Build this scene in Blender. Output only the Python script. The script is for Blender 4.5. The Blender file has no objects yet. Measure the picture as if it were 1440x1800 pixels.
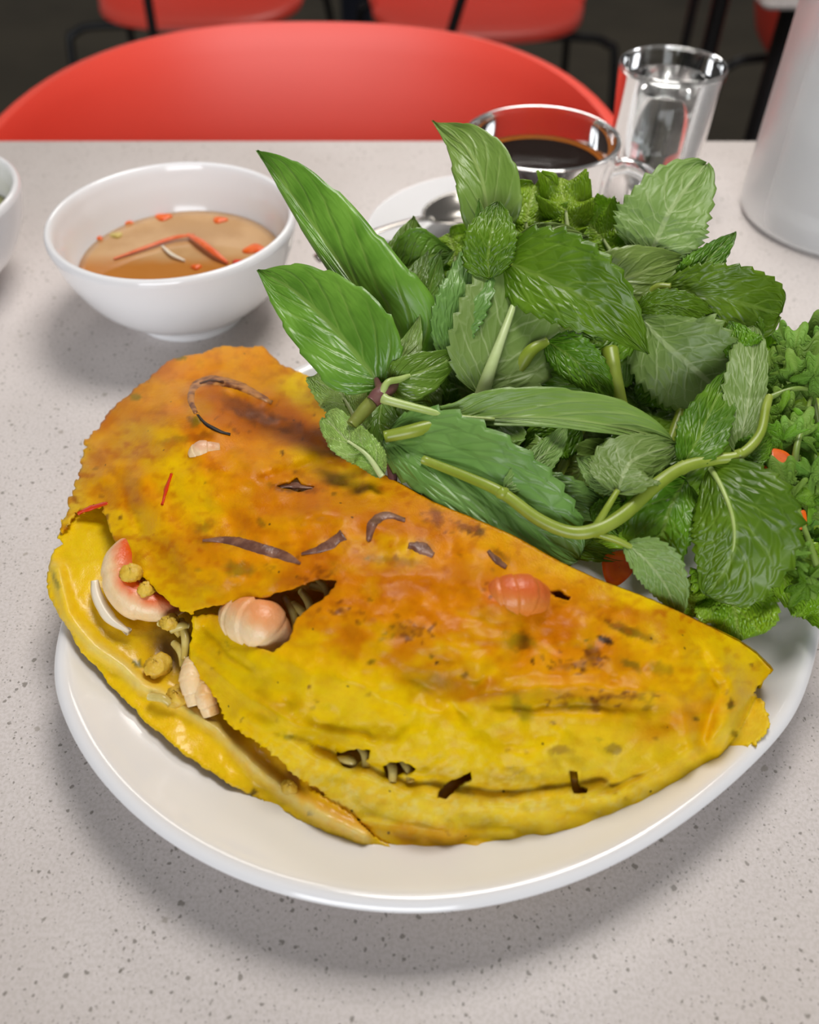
import bpy, math, random
import numpy as np
from mathutils import Vector

# ------------------------------------------------------------------ camera, world, lights, exposure
SC = bpy.context.scene
COL = SC.collection
H = 0.25                      # camera height above the table top (table top is z = 0)
F = 1500.0                    # focal length in pixels of the 1440 x 1800 frame
PITCH = math.radians(46.5)
FLOOR = -0.75

cam_data = bpy.data.cameras.new('camera')
cam = bpy.data.objects.new('camera', cam_data)
COL.objects.link(cam)
cam.location = (0, 0, H)
cam.rotation_euler = (math.pi / 2 - PITCH, 0, 0)
cam_data.sensor_fit = 'HORIZONTAL'
cam_data.sensor_width = 36.0
cam_data.lens = 36.0 * F / 1440.0
cam_data.clip_start = 0.01
cam_data.dof.use_dof = True
cam_data.dof.focus_distance = 0.285
cam_data.dof.aperture_fstop = 11.0
SC.camera = cam

world = bpy.data.worlds.new('world')
SC.world = world
world.use_nodes = True
_bg = world.node_tree.nodes['Background']
_bg.inputs[0].default_value = (1.0, 0.965, 0.92, 1)
_bg.inputs[1].default_value = 0.14


def area_light(name, loc, target, sx, sy, power, color=(1, 1, 1)):
    d = bpy.data.lights.new(name, 'AREA')
    d.shape = 'RECTANGLE'
    d.size = sx
    d.size_y = sy
    d.energy = power
    d.color = color
    o = bpy.data.objects.new(name, d)
    COL.objects.link(o)
    o.location = loc
    v = Vector(target) - Vector(loc)
    o.rotation_euler = v.to_track_quat('-Z', 'Y').to_euler()
    return o


# warm pendant hanging over the table, added fill light over the rear chairs, tall cool window behind the photographer's seat
area_light('pendant_light', (0.12, 0.54, 0.82), (0.12, 0.52, 0), 0.34, 0.34, 5.9, (1.0, 0.95, 0.90))
area_light('rear_chair_fill', (0.1, 2.7, 1.8), (0.0, 1.9, -0.5), 0.9, 0.6, 13, (1.0, 0.95, 0.9))
area_light('window_light', (-0.5, -3.8, 1.0), (0, 0.45, 0.0), 2.6, 1.9, 116, (0.94, 0.965, 1.0))

SC.view_settings.view_transform = 'Standard'
SC.view_settings.look = 'None'
SC.view_settings.gamma = 1.0
SC.view_settings.exposure = 0.0
SC.view_settings.use_curve_mapping = False
try:
    SC.cycles.use_denoising = True
    SC.cycles.max_bounces = 14
    SC.cycles.transmission_bounces = 12
    SC.cycles.transparent_max_bounces = 12
except Exception:
    pass

rng = np.random.RandomState(7)
random.seed(7)

# ------------------------------------------------------------------ pixel <-> world helpers (used to survey real positions)
CP, SP = math.cos(PITCH), math.sin(PITCH)
CAM = np.array([0.0, 0.0, H])


def ray(px, py):
    px = np.asarray(px, float)
    py = np.asarray(py, float)
    u = (px - 720.0) / F
    v = (900.0 - py) / F
    return np.stack([u, CP + SP * v, -SP + CP * v], -1)      # axial depth 1 per unit


def at_z(px, py, z):
    """World point(s) seen at a pixel on the horizontal plane of height z."""
    d = ray(px, py)
    t = (np.asarray(z, float) - H) / d[..., 2]
    return CAM + d * t[..., None]


_pz = np.array([[200, .118], [250, .115], [400, .095], [550, .078], [700, .062], [850, .055], [1000, .042], [1100, .034], [1300, .02]])


def pile(px, py, lift=0.0):
    """A point of the herb heap: height from the heap's profile, moved 'lift' metres towards the eye."""
    z = np.interp(py, _pz[:, 0], _pz[:, 1])
    d = ray(px, py)
    t = (z - H) / d[..., 2]
    t = t - np.asarray(lift, float)
    zz = H + d[..., 2] * t
    t = np.where(zz < 0.0135, (0.0135 - H) / d[..., 2], t)
    return CAM + d * np.asarray(t)[..., None]


def srgb(r, g, b):
    out = []
    for c in (r, g, b):
        c = c / 255.0
        out.append(c / 12.92 if c <= 0.04045 else ((c + 0.055) / 1.055) ** 2.4)
    return tuple(out)


def catmull(pts, n, closed=False):
    P = np.asarray(pts, float)
    if len(P) == 2:
        t = np.linspace(0, 1, n)[:, None]
        return P[0] * (1 - t) + P[1] * t
    if closed:
        Q = np.vstack([P[-1], P, P[0], P[1]])
        seg = len(P)
    else:
        Q = np.vstack([2 * P[0] - P[1], P, 2 * P[-1] - P[-2]])
        seg = len(P) - 1
    s = np.linspace(0, seg, n, endpoint=not closed)
    i = np.clip(s.astype(int), 0, seg - 1)
    t = (s - i)[:, None]
    a, b, c, d = Q[i], Q[i + 1], Q[i + 2], Q[i + 3]
    return 0.5 * (2 * b + (c - a) * t + (2 * a - 5 * b + 4 * c - d) * t ** 2 + (3 * b - a - 3 * c + d) * t ** 3)


_lat = rng.rand(256, 256)


def vnoise(x, y):
    xi = np.floor(x).astype(int)
    yi = np.floor(y).astype(int)
    fx = x - xi
    fy = y - yi
    fx = fx * fx * (3 - 2 * fx)
    fy = fy * fy * (3 - 2 * fy)
    a = _lat[xi % 256, yi % 256]
    b = _lat[(xi + 1) % 256, yi % 256]
    c = _lat[xi % 256, (yi + 1) % 256]
    d = _lat[(xi + 1) % 256, (yi + 1) % 256]
    return (a * (1 - fx) + b * fx) * (1 - fy) + (c * (1 - fx) + d * fx) * fy


def fbm(x, y, o=4):
    s = 0
    a = 0.5
    for k in range(o):
        s = s + a * vnoise(x * 2 ** k + 17.3 * k, y * 2 ** k + 9.1 * k)
        a *= 0.5
    return s / (1 - 0.5 ** o)


# ------------------------------------------------------------------ object helpers
BASE = {}


def put(o, label, cat, group=None, kind=None):
    if label:
        o['label'] = label
    if cat:
        o['category'] = cat
    if group:
        o['group'] = group
    if kind:
        o['kind'] = kind
    return o


def thing(name, label, cat, loc, group=None):
    o = bpy.data.objects.new(name, None)
    o.empty_display_size = 0.02
    COL.objects.link(o)
    o.location = tuple(loc)
    BASE[o.name] = np.array(loc, float)
    return put(o, label, cat, group)


def world_base(o):
    return BASE.get(o.name, np.zeros(3))


def mesh(name, V, faces, mats, parent=None, smooth=True, uv=None, col=None, mat_idx=None, origin=None, solid=None, label=None):
    """One mesh object; V in world coordinates. Children are stored relative to their thing's base."""
    V = np.asarray(V, float)
    if parent is not None:
        base = world_base(parent)
    elif origin is not None:
        base = np.array(origin, float)
    else:
        base = np.array([(V[:, 0].min() + V[:, 0].max()) / 2, (V[:, 1].min() + V[:, 1].max()) / 2, V[:, 2].min()])
    me = bpy.data.meshes.new(name)
    me.from_pydata((V - base).tolist(), [], [tuple(int(i) for i in f) for f in faces])
    if not isinstance(mats, (list, tuple)):
        mats = [mats]
    for m in mats:
        me.materials.append(m)
    if smooth:
        me.polygons.foreach_set('use_smooth', [True] * len(me.polygons))
    if mat_idx is not None:
        me.polygons.foreach_set('material_index', mat_idx)
    if uv is not None:
        L = me.uv_layers.new(name='uv')
        li = np.empty(len(me.loops), int)
        me.loops.foreach_get('vertex_index', li)
        L.data.foreach_set('uv', np.asarray(uv, float)[li].ravel())
    if col is not None:
        a = me.color_attributes.new('tint', 'FLOAT_COLOR', 'POINT')
        c = np.ones((len(V), 4))
        c[:, :3] = col
        a.data.foreach_set('color', c.ravel())
    me.update()
    o = bpy.data.objects.new(name, me)
    COL.objects.link(o)
    if parent is not None:
        o.parent = parent
        BASE[o.name] = base
    else:
        o.location = tuple(base)
        BASE[o.name] = base
    if solid:
        md = o.modifiers.new('thickness', 'SOLIDIFY')
        md.thickness = solid[0]
        md.offset = solid[1] if len(solid) > 1 else -1
        if len(mats) > 1:
            md.material_offset = 1
            md.material_offset_rim = 0
    if label:
        o['label'] = label
    return o


def grid_faces(nu, nv, wrap_u=False, wrap_v=False):
    f = []
    for i in range(nu if wrap_u else nu - 1):
        for j in range(nv if wrap_v else nv - 1):
            a = i * nv + j
            b = ((i + 1) % nu) * nv + j
            c = ((i + 1) % nu) * nv + (j + 1) % nv
            d = i * nv + (j + 1) % nv
            f.append((a, b, c, d))
    return f


def lathe(profile, center, n=96, sx=1.0, sy=1.0):
    P = np.asarray(profile, float)
    th = np.linspace(0, 2 * math.pi, n, endpoint=False)
    V = np.zeros((n, len(P), 3))
    V[..., 0] = center[0] + np.cos(th)[:, None] * P[None, :, 0] * sx
    V[..., 1] = center[1] + np.sin(th)[:, None] * P[None, :, 0] * sy
    V[..., 2] = center[2] + P[None, :, 1]
    return V.reshape(-1, 3), [tuple(reversed(f)) for f in grid_faces(n, len(P), wrap_u=True)]


def smooth_profile(p, k=6):
    return catmull(p, (len(p) - 1) * k + 1)


def tube(pts, rad, n=10, m=None, caps=True, flat=1.0):
    P = np.asarray(pts, float)
    m = m or max(2, len(P) * 5)
    C = catmull(P, m)
    R = np.interp(np.linspace(0, 1, m), np.linspace(0, 1, len(rad)), rad) if np.ndim(rad) else np.full(m, rad)
    T = np.gradient(C, axis=0)
    T /= np.linalg.norm(T, axis=1)[:, None] + 1e-12
    up = np.array([0, 0, 1.0])
    if abs(T[0] @ up) > 0.9:
        up = np.array([0, 1.0, 0])
    N = []
    nrm = np.cross(T[0], np.cross(up, T[0]))
    nrm /= np.linalg.norm(nrm)
    for i in range(m):
        nrm = nrm - T[i] * (nrm @ T[i])
        nrm /= np.linalg.norm(nrm)
        N.append(nrm)
    N = np.array(N)
    B = np.cross(T, N)
    th = np.linspace(0, 2 * math.pi, n, endpoint=False)
    V = C[:, None, :] + R[:, None, None] * (np.cos(th)[None, :, None] * N[:, None, :] * flat + np.sin(th)[None, :, None] * B[:, None, :])
    f = grid_faces(m, n, wrap_v=True)
    if caps:
        f.append(tuple(range(n - 1, -1, -1)))
        f.append(tuple((m - 1) * n + k for k in range(n)))
    return V.reshape(-1, 3), f


def merge(*parts):
    V, Fa, o = [], [], 0
    for v, f in parts:
        V.append(np.asarray(v))
        Fa += [tuple(i + o for i in q) for q in f]
        o += len(v)
    return np.vstack(V), Fa


# ------------------------------------------------------------------ materials
class NB:
    """Small node-graph builder."""

    def __init__(self, name):
        self.m = bpy.data.materials.new(name)
        self.m.use_nodes = True
        self.t = self.m.node_tree
        self.p = self.t.nodes['Principled BSDF']
        self.out = self.t.nodes['Material Output']

    def node(self, ty, **kw):
        n = self.t.nodes.new(ty)
        for k, v in kw.items():
            setattr(n, k, v)
        return n

    def link(self, a, b):
        self.t.links.new(a, b)

    def inp(self, sock, v):
        if isinstance(v, bpy.types.NodeSocket):
            self.link(v, sock)
        else:
            sock.default_value = v

    def math(self, op, a, b=0.0, c=None, clamp=False):
        n = self.node('ShaderNodeMath', operation=op, use_clamp=clamp)
        self.inp(n.inputs[0], a)
        self.inp(n.inputs[1], b)
        if c is not None:
            self.inp(n.inputs[2], c)
        return n.outputs[0]

    def ramp(self, v, a, b, ta=0.0, tb=1.0):
        n = self.node('ShaderNodeMapRange', interpolation_type='SMOOTHSTEP')
        self.inp(n.inputs[0], v)
        n.inputs[1].default_value = a
        n.inputs[2].default_value = b
        n.inputs[3].default_value = ta
        n.inputs[4].default_value = tb
        return n.outputs[0]

    def mix(self, f, a, b, blend='MIX'):
        n = self.node('ShaderNodeMix', data_type='RGBA', blend_type=blend)
        self.inp(n.inputs[0], f)
        for s, v in ((n.inputs[6], a), (n.inputs[7], b)):
            if isinstance(v, tuple) and len(v) == 3:
                v = v + (1.0,)
            self.inp(s, v)
        return n.outputs[2]

    def coord(self, which='Object'):
        return self.node('ShaderNodeTexCoord').outputs[which]

    def noise(self, vec, scale, detail=3.0, rough=0.5, dim='3D'):
        n = self.node('ShaderNodeTexNoise', noise_dimensions=dim)
        if vec is not None:
            self.link(vec, n.inputs['Vector'])
        n.inputs['Scale'].default_value = scale
        n.inputs['Detail'].default_value = detail
        n.inputs['Roughness'].default_value = rough
        return n.outputs[0]

    def voronoi(self, vec, scale, feature='F1', dim='3D', out='Distance', rnd=1.0):
        n = self.node('ShaderNodeTexVoronoi', feature=feature, voronoi_dimensions=dim)
        self.link(vec, n.inputs['Vector'])
        n.inputs['Scale'].default_value = scale
        n.inputs['Randomness'].default_value = rnd
        return n.outputs[out]

    def bump(self, h, strength, dist):
        n = self.node('ShaderNodeBump')
        n.inputs['Strength'].default_value = strength
        n.inputs['Distance'].default_value = dist
        self.link(h, n.inputs['Height'])
        self.link(n.outputs[0], self.p.inputs['Normal'])
        return n.outputs[0]

    def set(self, **kw):
        for k, v in kw.items():
            s = self.p.inputs[k.replace('_', ' ')]
            if isinstance(v, tuple) and len(v) == 3 and k != 'Subsurface_Radius':
                v = v + (1.0,)
            self.inp(s, v)
        return self


def plain(name, color, rough=0.5, **kw):
    b = NB(name)
    b.set(Base_Color=color, Roughness=rough, **kw)
    return b.m


def mottled(name, c1, c2, scale, rough=0.5, bump=0.0, bscale=None, **kw):
    b = NB(name)
    co = b.coord()
    f = b.ramp(b.noise(co, scale, 4), 0.35, 0.65)
    b.set(Base_Color=b.mix(f, c1, c2), Roughness=rough, **kw)
    if bump:
        b.bump(b.noise(co, bscale or scale * 3, 3), 1.0, bump)
    return b.m


def glass(name, color=(1, 1, 1), rough=0.0, ior=1.47):
    b = NB(name)
    b.set(Base_Color=color, Roughness=rough, IOR=ior, Transmission_Weight=1.0)
    return b.m


def quartz():
    b = NB('speckled_quartz')
    co = b.coord('Object')
    base = b.mix(b.ramp(b.noise(co, 9, 3), 0.35, 0.65), srgb(214, 206, 203), srgb(223, 216, 214))
    grain = b.ramp(b.noise(co, 900, 2, 0.6), 0.42, 0.60)
    base = b.mix(b.math('MULTIPLY', grain, 0.45), base, srgb(196, 189, 182))
    w = b.node('ShaderNodeVectorMath', operation='ADD')
    nz = b.node('ShaderNodeTexNoise')
    b.link(co, nz.inputs['Vector'])
    nz.inputs['Scale'].default_value = 420
    sc = b.node('ShaderNodeVectorMath', operation='SCALE')
    b.link(nz.outputs['Color'], sc.inputs[0])
    sc.inputs[3].default_value = 0.0021
    b.link(co, w.inputs[0])
    b.link(sc.outputs[0], w.inputs[1])
    for scale, lo, hi, keep, colr, amt in ((210, 0.16, 0.24, 0.70, srgb(136, 130, 122), 0.8), (380, 0.18, 0.28, 0.55, srgb(120, 114, 106), 0.75),
                                           (760, 0.22, 0.34, 0.45, srgb(140, 134, 128), 0.6), (150, 0.13, 0.22, 0.88, srgb(168, 160, 150), 0.7)):
        v = b.node('ShaderNodeTexVoronoi', feature='F1')
        b.link(w.outputs[0], v.inputs['Vector'])
        v.inputs['Scale'].default_value = scale
        sep = b.node('ShaderNodeSeparateColor')
        b.link(v.outputs['Color'], sep.inputs[0])
        k = b.math('GREATER_THAN', sep.outputs[0], keep)
        sz = b.math('MULTIPLY', sep.outputs[1], 1.0)
        d = b.math('ADD', v.outputs['Distance'], b.math('MULTIPLY', sz, 0.14))
        f = b.math('MULTIPLY', b.math('MULTIPLY', b.ramp(d, lo, hi, 1, 0), k), amt)
        base = b.mix(f, base, colr)
    b.set(Base_Color=base, Roughness=0.32, Specular_IOR_Level=0.35)
    return b.m


def leaf_mat(name, col, col2, vein, n_lat, slope, quilt, bump, rough=0.38, vstr=0.6, net=0.35, transl=0.16, spec=0.5, sign=1.0, qx=9.0, qy=4.5):
    """Leaf surface: midrib, side veins and fine net from the leaf's own UV (u base to tip, v across)."""
    b = NB(name)
    uv = b.coord('UV')
    sp = b.node('ShaderNodeSeparateXYZ')
    b.link(uv, sp.inputs[0])
    u = sp.outputs[0]
    v = b.math('MULTIPLY_ADD', sp.outputs[1], 2.0, -1.0)
    av = b.math('ABSOLUTE', v)
    rnd = b.node('ShaderNodeObjectInfo').outputs['Random']
    wob = b.math('MULTIPLY', b.math('SUBTRACT', b.noise(uv, 5.0, 2), 0.5), 0.08)
    ph = b.math('FRACT', b.math('MULTIPLY', b.math('ADD', b.math('SUBTRACT', u, b.math('MULTIPLY', av, slope)), wob), n_lat))
    lat = b.ramp(b.math('ABSOLUTE', b.math('SUBTRACT', ph, 0.5)), 0.02, 0.07, 1, 0)
    lat = b.math('MULTIPLY', lat, b.ramp(av, 0.55, 0.98, 1, 0))
    mid = b.ramp(av, 0.035, 0.075, 1, 0)
    # net of small cells
    cmb = b.node('ShaderNodeCombineXYZ')
    b.link(b.math('MULTIPLY', b.math('SUBTRACT', u, b.math('MULTIPLY', av, slope)), qx), cmb.inputs[0])
    b.link(b.math('MULTIPLY', v, qy), cmb.inputs[1])
    e = b.voronoi(cmb.outputs[0], 2.0, 'DISTANCE_TO_EDGE', '2D')
    netm = b.ramp(e, 0.01, 0.07, 1, 0)
    veins = b.math('MAXIMUM', mid, b.math('MULTIPLY', lat, 0.75))
    base = b.mix(b.ramp(b.noise(b.coord(), 60, 3), 0.3, 0.7), col, col2)
    hs = b.node('ShaderNodeHueSaturation')
    b.link(base, hs.inputs['Color'])
    b.link(b.math('MULTIPLY_ADD', rnd, 0.35, 0.84), hs.inputs['Value'])
    b.link(b.math('MULTIPLY_ADD', rnd, 0.02, 0.49), hs.inputs['Hue'])
    base = b.mix(b.math('MULTIPLY', netm, net), hs.outputs[0], vein)
    base = b.mix(b.math('MULTIPLY', veins, vstr), base, vein)
    b.set(Base_Color=base, Roughness=rough, Specular_IOR_Level=spec)
    h = b.math('MULTIPLY', b.ramp(e, 0.0, 0.34), quilt)
    soft = b.math('MAXIMUM', b.ramp(av, 0.0, 0.14, 1, 0), b.math('MULTIPLY', b.math('MULTIPLY', b.ramp(b.math('ABSOLUTE', b.math('SUBTRACT', ph, 0.5)), 0.0, 0.22, 1, 0), b.ramp(av, 0.5, 1.0, 1, 0)), 0.8))
    h = b.math('ADD', h, b.math('MULTIPLY', soft, -0.9))
    h = b.math('ADD', b.math('MULTIPLY', h, sign), b.math('MULTIPLY', b.noise(b.coord(), 1100, 2), 0.05))
    nrm = b.bump(h, 1.0, bump)
    tr = b.node('ShaderNodeBsdfTranslucent')
    b.link(b.mix(0.5, base, srgb(150, 190, 40)), tr.inputs[0])
    mx = b.node('ShaderNodeMixShader')
    mx.inputs[0].default_value = transl
    b.link(b.p.outputs[0], mx.inputs[1])
    b.link(tr.outputs[0], mx.inputs[2])
    b.link(mx.outputs[0], b.out.inputs[0])
    return b.m


def tinted(name, rough=0.3, bump=0.0004, bscale=500, spec=0.5, sss=0.0, sss_r=(0.004, 0.002, 0.0006), coat=0.0, fleck=False):
    """Surface whose own colour comes from the mesh's 'tint' attribute."""
    b = NB(name)
    a = b.node('ShaderNodeAttribute', attribute_name='tint').outputs[0]
    co = b.coord()
    n = b.noise(co, bscale, 4, 0.6)
    c = b.mix(b.math('MULTIPLY', b.ramp(b.noise(co, bscale * 0.5, 4), 0.3, 0.75), 0.35), a, b.mix(1.0, a, (0.90, 0.74, 0.35), 'MULTIPLY'))
    if fleck:
        v = b.node('ShaderNodeTexVoronoi', feature='F1')
        b.link(co, v.inputs['Vector'])
        v.inputs['Scale'].default_value = 190
        s = b.node('ShaderNodeSeparateColor')
        b.link(v.outputs['Color'], s.inputs[0])
        f = b.math('MULTIPLY', b.ramp(v.outputs['Distance'], 0.05, 0.11, 1, 0), b.math('GREATER_THAN', s.outputs[0], 0.72))
        c = b.mix(b.math('MULTIPLY', f, 0.8), c, srgb(70, 45, 15))
    b.set(Base_Color=c, Roughness=rough, Specular_IOR_Level=spec, Coat_Weight=coat, Coat_Roughness=0.12)
    if sss:
        b.set(Subsurface_Weight=sss, Subsurface_Radius=sss_r, Subsurface_Scale=1.0)
    h = b.math('ADD', b.math('ADD', n, b.math('MULTIPLY', b.noise(co, bscale * 0.3, 3), 0.5)), b.math('MULTIPLY', b.noise(co, bscale * 2.6, 2), 0.5))
    b.bump(h, 1.0, bump)
    return b.m


M_quartz = quartz()
M_porcelain = plain('white_porcelain', srgb(238, 238, 240), 0.14, Specular_IOR_Level=0.5, Coat_Weight=0.3, Coat_Roughness=0.05)
M_floor = mottled('dark_floor', srgb(66, 60, 46), srgb(78, 71, 56), 3.0, 0.6)
M_red = plain('red_plastic', srgb(248, 80, 62), 0.45, Specular_IOR_Level=0.6, Coat_Weight=0.35, Coat_Roughness=0.38)
M_black = plain('black_metal', srgb(22, 22, 24), 0.4)
M_navy = plain('navy_fabric', srgb(34, 40, 56), 0.8)
M_glass = glass('clear_glass', (0.97, 0.985, 0.98))
def misted():
    b = NB('misted_glass')
    b.set(Base_Color=(0.97, 0.98, 0.985), Roughness=0.4, IOR=1.3, Transmission_Weight=1.0, Specular_IOR_Level=0.2)
    d = b.node('ShaderNodeBsdfDiffuse')
    d.inputs[0].default_value = (0.86, 0.87, 0.88, 1)
    mx = b.node('ShaderNodeMixShader')
    mx.inputs[0].default_value = 0.55
    b.link(b.p.outputs[0], mx.inputs[1])
    b.link(d.outputs[0], mx.inputs[2])
    b.link(mx.outputs[0], b.out.inputs[0])
    return b.m


M_frost = misted()
M_water = glass('water', (0.99, 0.995, 1.0), 0.0, 1.33)
M_steel = plain('steel', srgb(178, 174, 168), 0.2, Metallic=1.0)
M_coffee = plain('black_coffee', srgb(26, 12, 6), 0.10, Specular_IOR_Level=0.18)
M_coffee_rim = plain('coffee_rim', srgb(150, 84, 22), 0.15, Specular_IOR_Level=0.3)
M_crepe = tinted('turmeric_crepe', 0.35, 0.00016, 900, 0.15, 0.12, coat=0.03, fleck=True)
M_crepe_in = tinted('turmeric_crepe_inside', 0.30, 0.00012, 900, 0.35, 0.15, coat=0.15)
M_shrimp = tinted('cooked_shrimp', 0.36, 0.0003, 420, 0.4, 0.3, (0.003, 0.0015, 0.001), 0.12)
M_pork = mottled('seared_pork', srgb(104, 66, 52), srgb(140, 100, 80), 260, 0.35, 0.0003, 700)
M_char = mottled('charred_onion', srgb(40, 22, 14), srgb(120, 70, 36), 300, 0.4, 0.0002)
M_onion = mottled('browned_onion', srgb(196, 134, 70), srgb(110, 56, 20), 240, 0.35, 0.0002)
M_squid = plain('white_squid', srgb(236, 226, 206), 0.3, Subsurface_Weight=0.3, Subsurface_Radius=(0.003, 0.003, 0.002))
M_sprout = mottled('bean_sprout', srgb(214, 196, 120), srgb(196, 170, 80), 200, 0.3)
M_bean = mottled('mung_bean', srgb(226, 190, 70), srgb(210, 165, 40), 300, 0.5, 0.0004, 600)
M_chili = plain('red_chili', srgb(214, 58, 20), 0.25)
M_carrot = mottled('carrot', srgb(238, 110, 24), srgb(226, 88, 14), 200, 0.3)
M_carrot_pale = mottled('pickled_carrot', srgb(236, 120, 70), srgb(228, 95, 40), 200, 0.25)
M_mint_stem = mottled('mint_stem', srgb(132, 152, 46), srgb(150, 168, 66), 90, 0.35)
M_basil_stem = mottled('basil_stem', srgb(104, 60, 66), srgb(120, 82, 76), 160, 0.4, 0.0002)
M_basil_green_stem = mottled('basil_green_stem', srgb(126, 138, 56), srgb(110, 112, 50), 120, 0.4, 0.0002)
LEAF_PET = mottled('basil_petiole', srgb(160, 184, 96), srgb(176, 196, 120), 120, 0.35)
M_cilantro_stem = mottled('cilantro_stem', srgb(118, 146, 62), srgb(136, 160, 80), 90, 0.35)
M_rib = mottled('lettuce_rib', srgb(186, 204, 140), srgb(206, 216, 160), 70, 0.35)

LEAF = {
    'mt': (leaf_mat('mint_upper', srgb(76, 118, 14), srgb(108, 150, 28), srgb(142, 174, 70), 6, 0.34, 1.0, 0.00028, 0.36, 0.55, 0.12, 0.24, qx=4.4, qy=2.1),
           leaf_mat('mint_lower', srgb(120, 152, 72), srgb(134, 164, 86), srgb(190, 208, 150), 6, 0.34, 0.8, 0.0002, 0.45, 0.55, 0.14, 0.24, sign=-1.0, qx=4.4, qy=2.1)),
    'bt': (leaf_mat('basil_upper', srgb(90, 132, 36), srgb(116, 158, 54), srgb(156, 184, 90), 6, 0.42, 0.2, 0.0004, 0.32, 0.40, 0.03, qx=5, qy=3),
           leaf_mat('basil_lower', srgb(116, 150, 60), srgb(130, 160, 76), srgb(172, 192, 116), 6, 0.42, 0.2, 0.0003, 0.38, 0.45, 0.04, sign=-1.0, qx=5, qy=3)),
    'ms': (leaf_mat('mint_sheen_upper', srgb(100, 140, 62), srgb(120, 158, 80), srgb(76, 112, 50), 6, 0.34, 1.0, 0.00030, 0.36, 0.35, 0.22, qx=4.4, qy=2.1),  # paler mint green, upper-side sheen put into the colour
           leaf_mat('mint_lower_copy', srgb(120, 152, 72), srgb(134, 164, 86), srgb(190, 208, 150), 6, 0.34, 0.8, 0.0002, 0.45, 0.55, 0.14, 0.24, sign=-1.0, qx=4.4, qy=2.1)),
    'lt': (leaf_mat('lettuce', srgb(128, 178, 28), srgb(156, 196, 50), srgb(188, 212, 104), 5, 0.3, 0.7, 0.0004, 0.3, 0.5, 0.15, 0.25),
           leaf_mat('lettuce_under', srgb(124, 170, 44), srgb(140, 182, 60), srgb(176, 200, 100), 5, 0.3, 0.7, 0.0004, 0.35, 0.5, 0.15, 0.25)),
    'lp': (leaf_mat('pale_lettuce', srgb(150, 190, 80), srgb(180, 208, 114), srgb(210, 224, 160), 4, 0.3, 0.6, 0.0004, 0.32, 0.6, 0.15, 0.25),
           leaf_mat('pale_lettuce_under', srgb(158, 194, 92), srgb(184, 210, 122), srgb(210, 224, 160), 4, 0.3, 0.6, 0.0004, 0.35, 0.6, 0.15, 0.25)),
    'ct': (leaf_mat('cilantro_upper', srgb(92, 146, 26), srgb(122, 170, 44), srgb(150, 186, 80), 4, 0.5, 0.2, 0.0003, 0.45, 0.3, 0.05, 0.24, 0.25),
           leaf_mat('cilantro_lower', srgb(112, 160, 52), srgb(130, 172, 66), srgb(160, 190, 90), 4, 0.5, 0.2, 0.0003, 0.5, 0.3, 0.05, 0.24, 0.25)),
}

# ------------------------------------------------------------------ setting: floor
V, Fc = np.array([[-6, -2, FLOOR], [6, -2, FLOOR], [6, 10, FLOOR], [-6, 10, FLOOR]]), [(0, 1, 2, 3)]
put(mesh('floor', V, Fc, M_floor, smooth=False), 'dark brown floor under the chairs', None, kind='structure')

# ------------------------------------------------------------------ table
def rounded_slab(x0, x1, y0, y1, z0, z1, r=0.004, rc=0.012, k=5):
    ring = []
    for cx, cy, a0 in ((x1 - rc, y1 - rc, 0), (x0 + rc, y1 - rc, 90), (x0 + rc, y0 + rc, 180), (x1 - rc, y0 + rc, 270)):
        for i in range(k + 1):
            a = math.radians(a0 + 90 * i / k)
            ring.append((cx + rc * math.cos(a), cy + rc * math.sin(a), math.cos(a), math.sin(a)))
    ring = np.array(ring)
    rows = []
    for off, z in ((-r, z0), (0, z0 + r), (0, z1 - r), (-r * 0.3, z1 - r * 0.3), (-r, z1)):
        rows.append(np.column_stack([ring[:, 0] + ring[:, 2] * off, ring[:, 1] + ring[:, 3] * off, np.full(len(ring), z)]))
    n = len(ring)
    V = np.vstack(rows)
    f = []
    for i in range(len(rows) - 1):
        for j in range(n):
            f.append((i * n + j, i * n + (j + 1) % n, (i + 1) * n + (j + 1) % n, (i + 1) * n + j))
    f.append(tuple(range(n - 1, -1, -1)))
    f.append(tuple((len(rows) - 1) * n + j for j in range(n)))
    return V, f


TABLE_EDGE = float(at_z(720, 244, 0.0)[1])
tb = thing('dining_table', 'white speckled quartz dining table carrying the plate, bowls and glasses', 'table', (0.1, 0.2, FLOOR))
V, f = rounded_slab(-0.62, 0.80, -0.16, TABLE_EDGE, -0.03, 0.0)
mesh('tabletop', V, f, M_quartz, tb, smooth=False)
V, f = lathe([(0, 0.012), (0.25, 0.012), (0.25, 0.004), (0.24, 0), (0, 0)], (0.1, 0.2, FLOOR), 48)
mesh('base', V, f, M_black, tb, smooth=False)
V, f = lathe([(0.04, 0.0), (0.04, 0.72), (0, 0.72)], (0.1, 0.2, FLOOR), 32)
mesh('column', V, f, M_black, tb)

# ------------------------------------------------------------------ chairs
SEAT = -0.30


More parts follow.
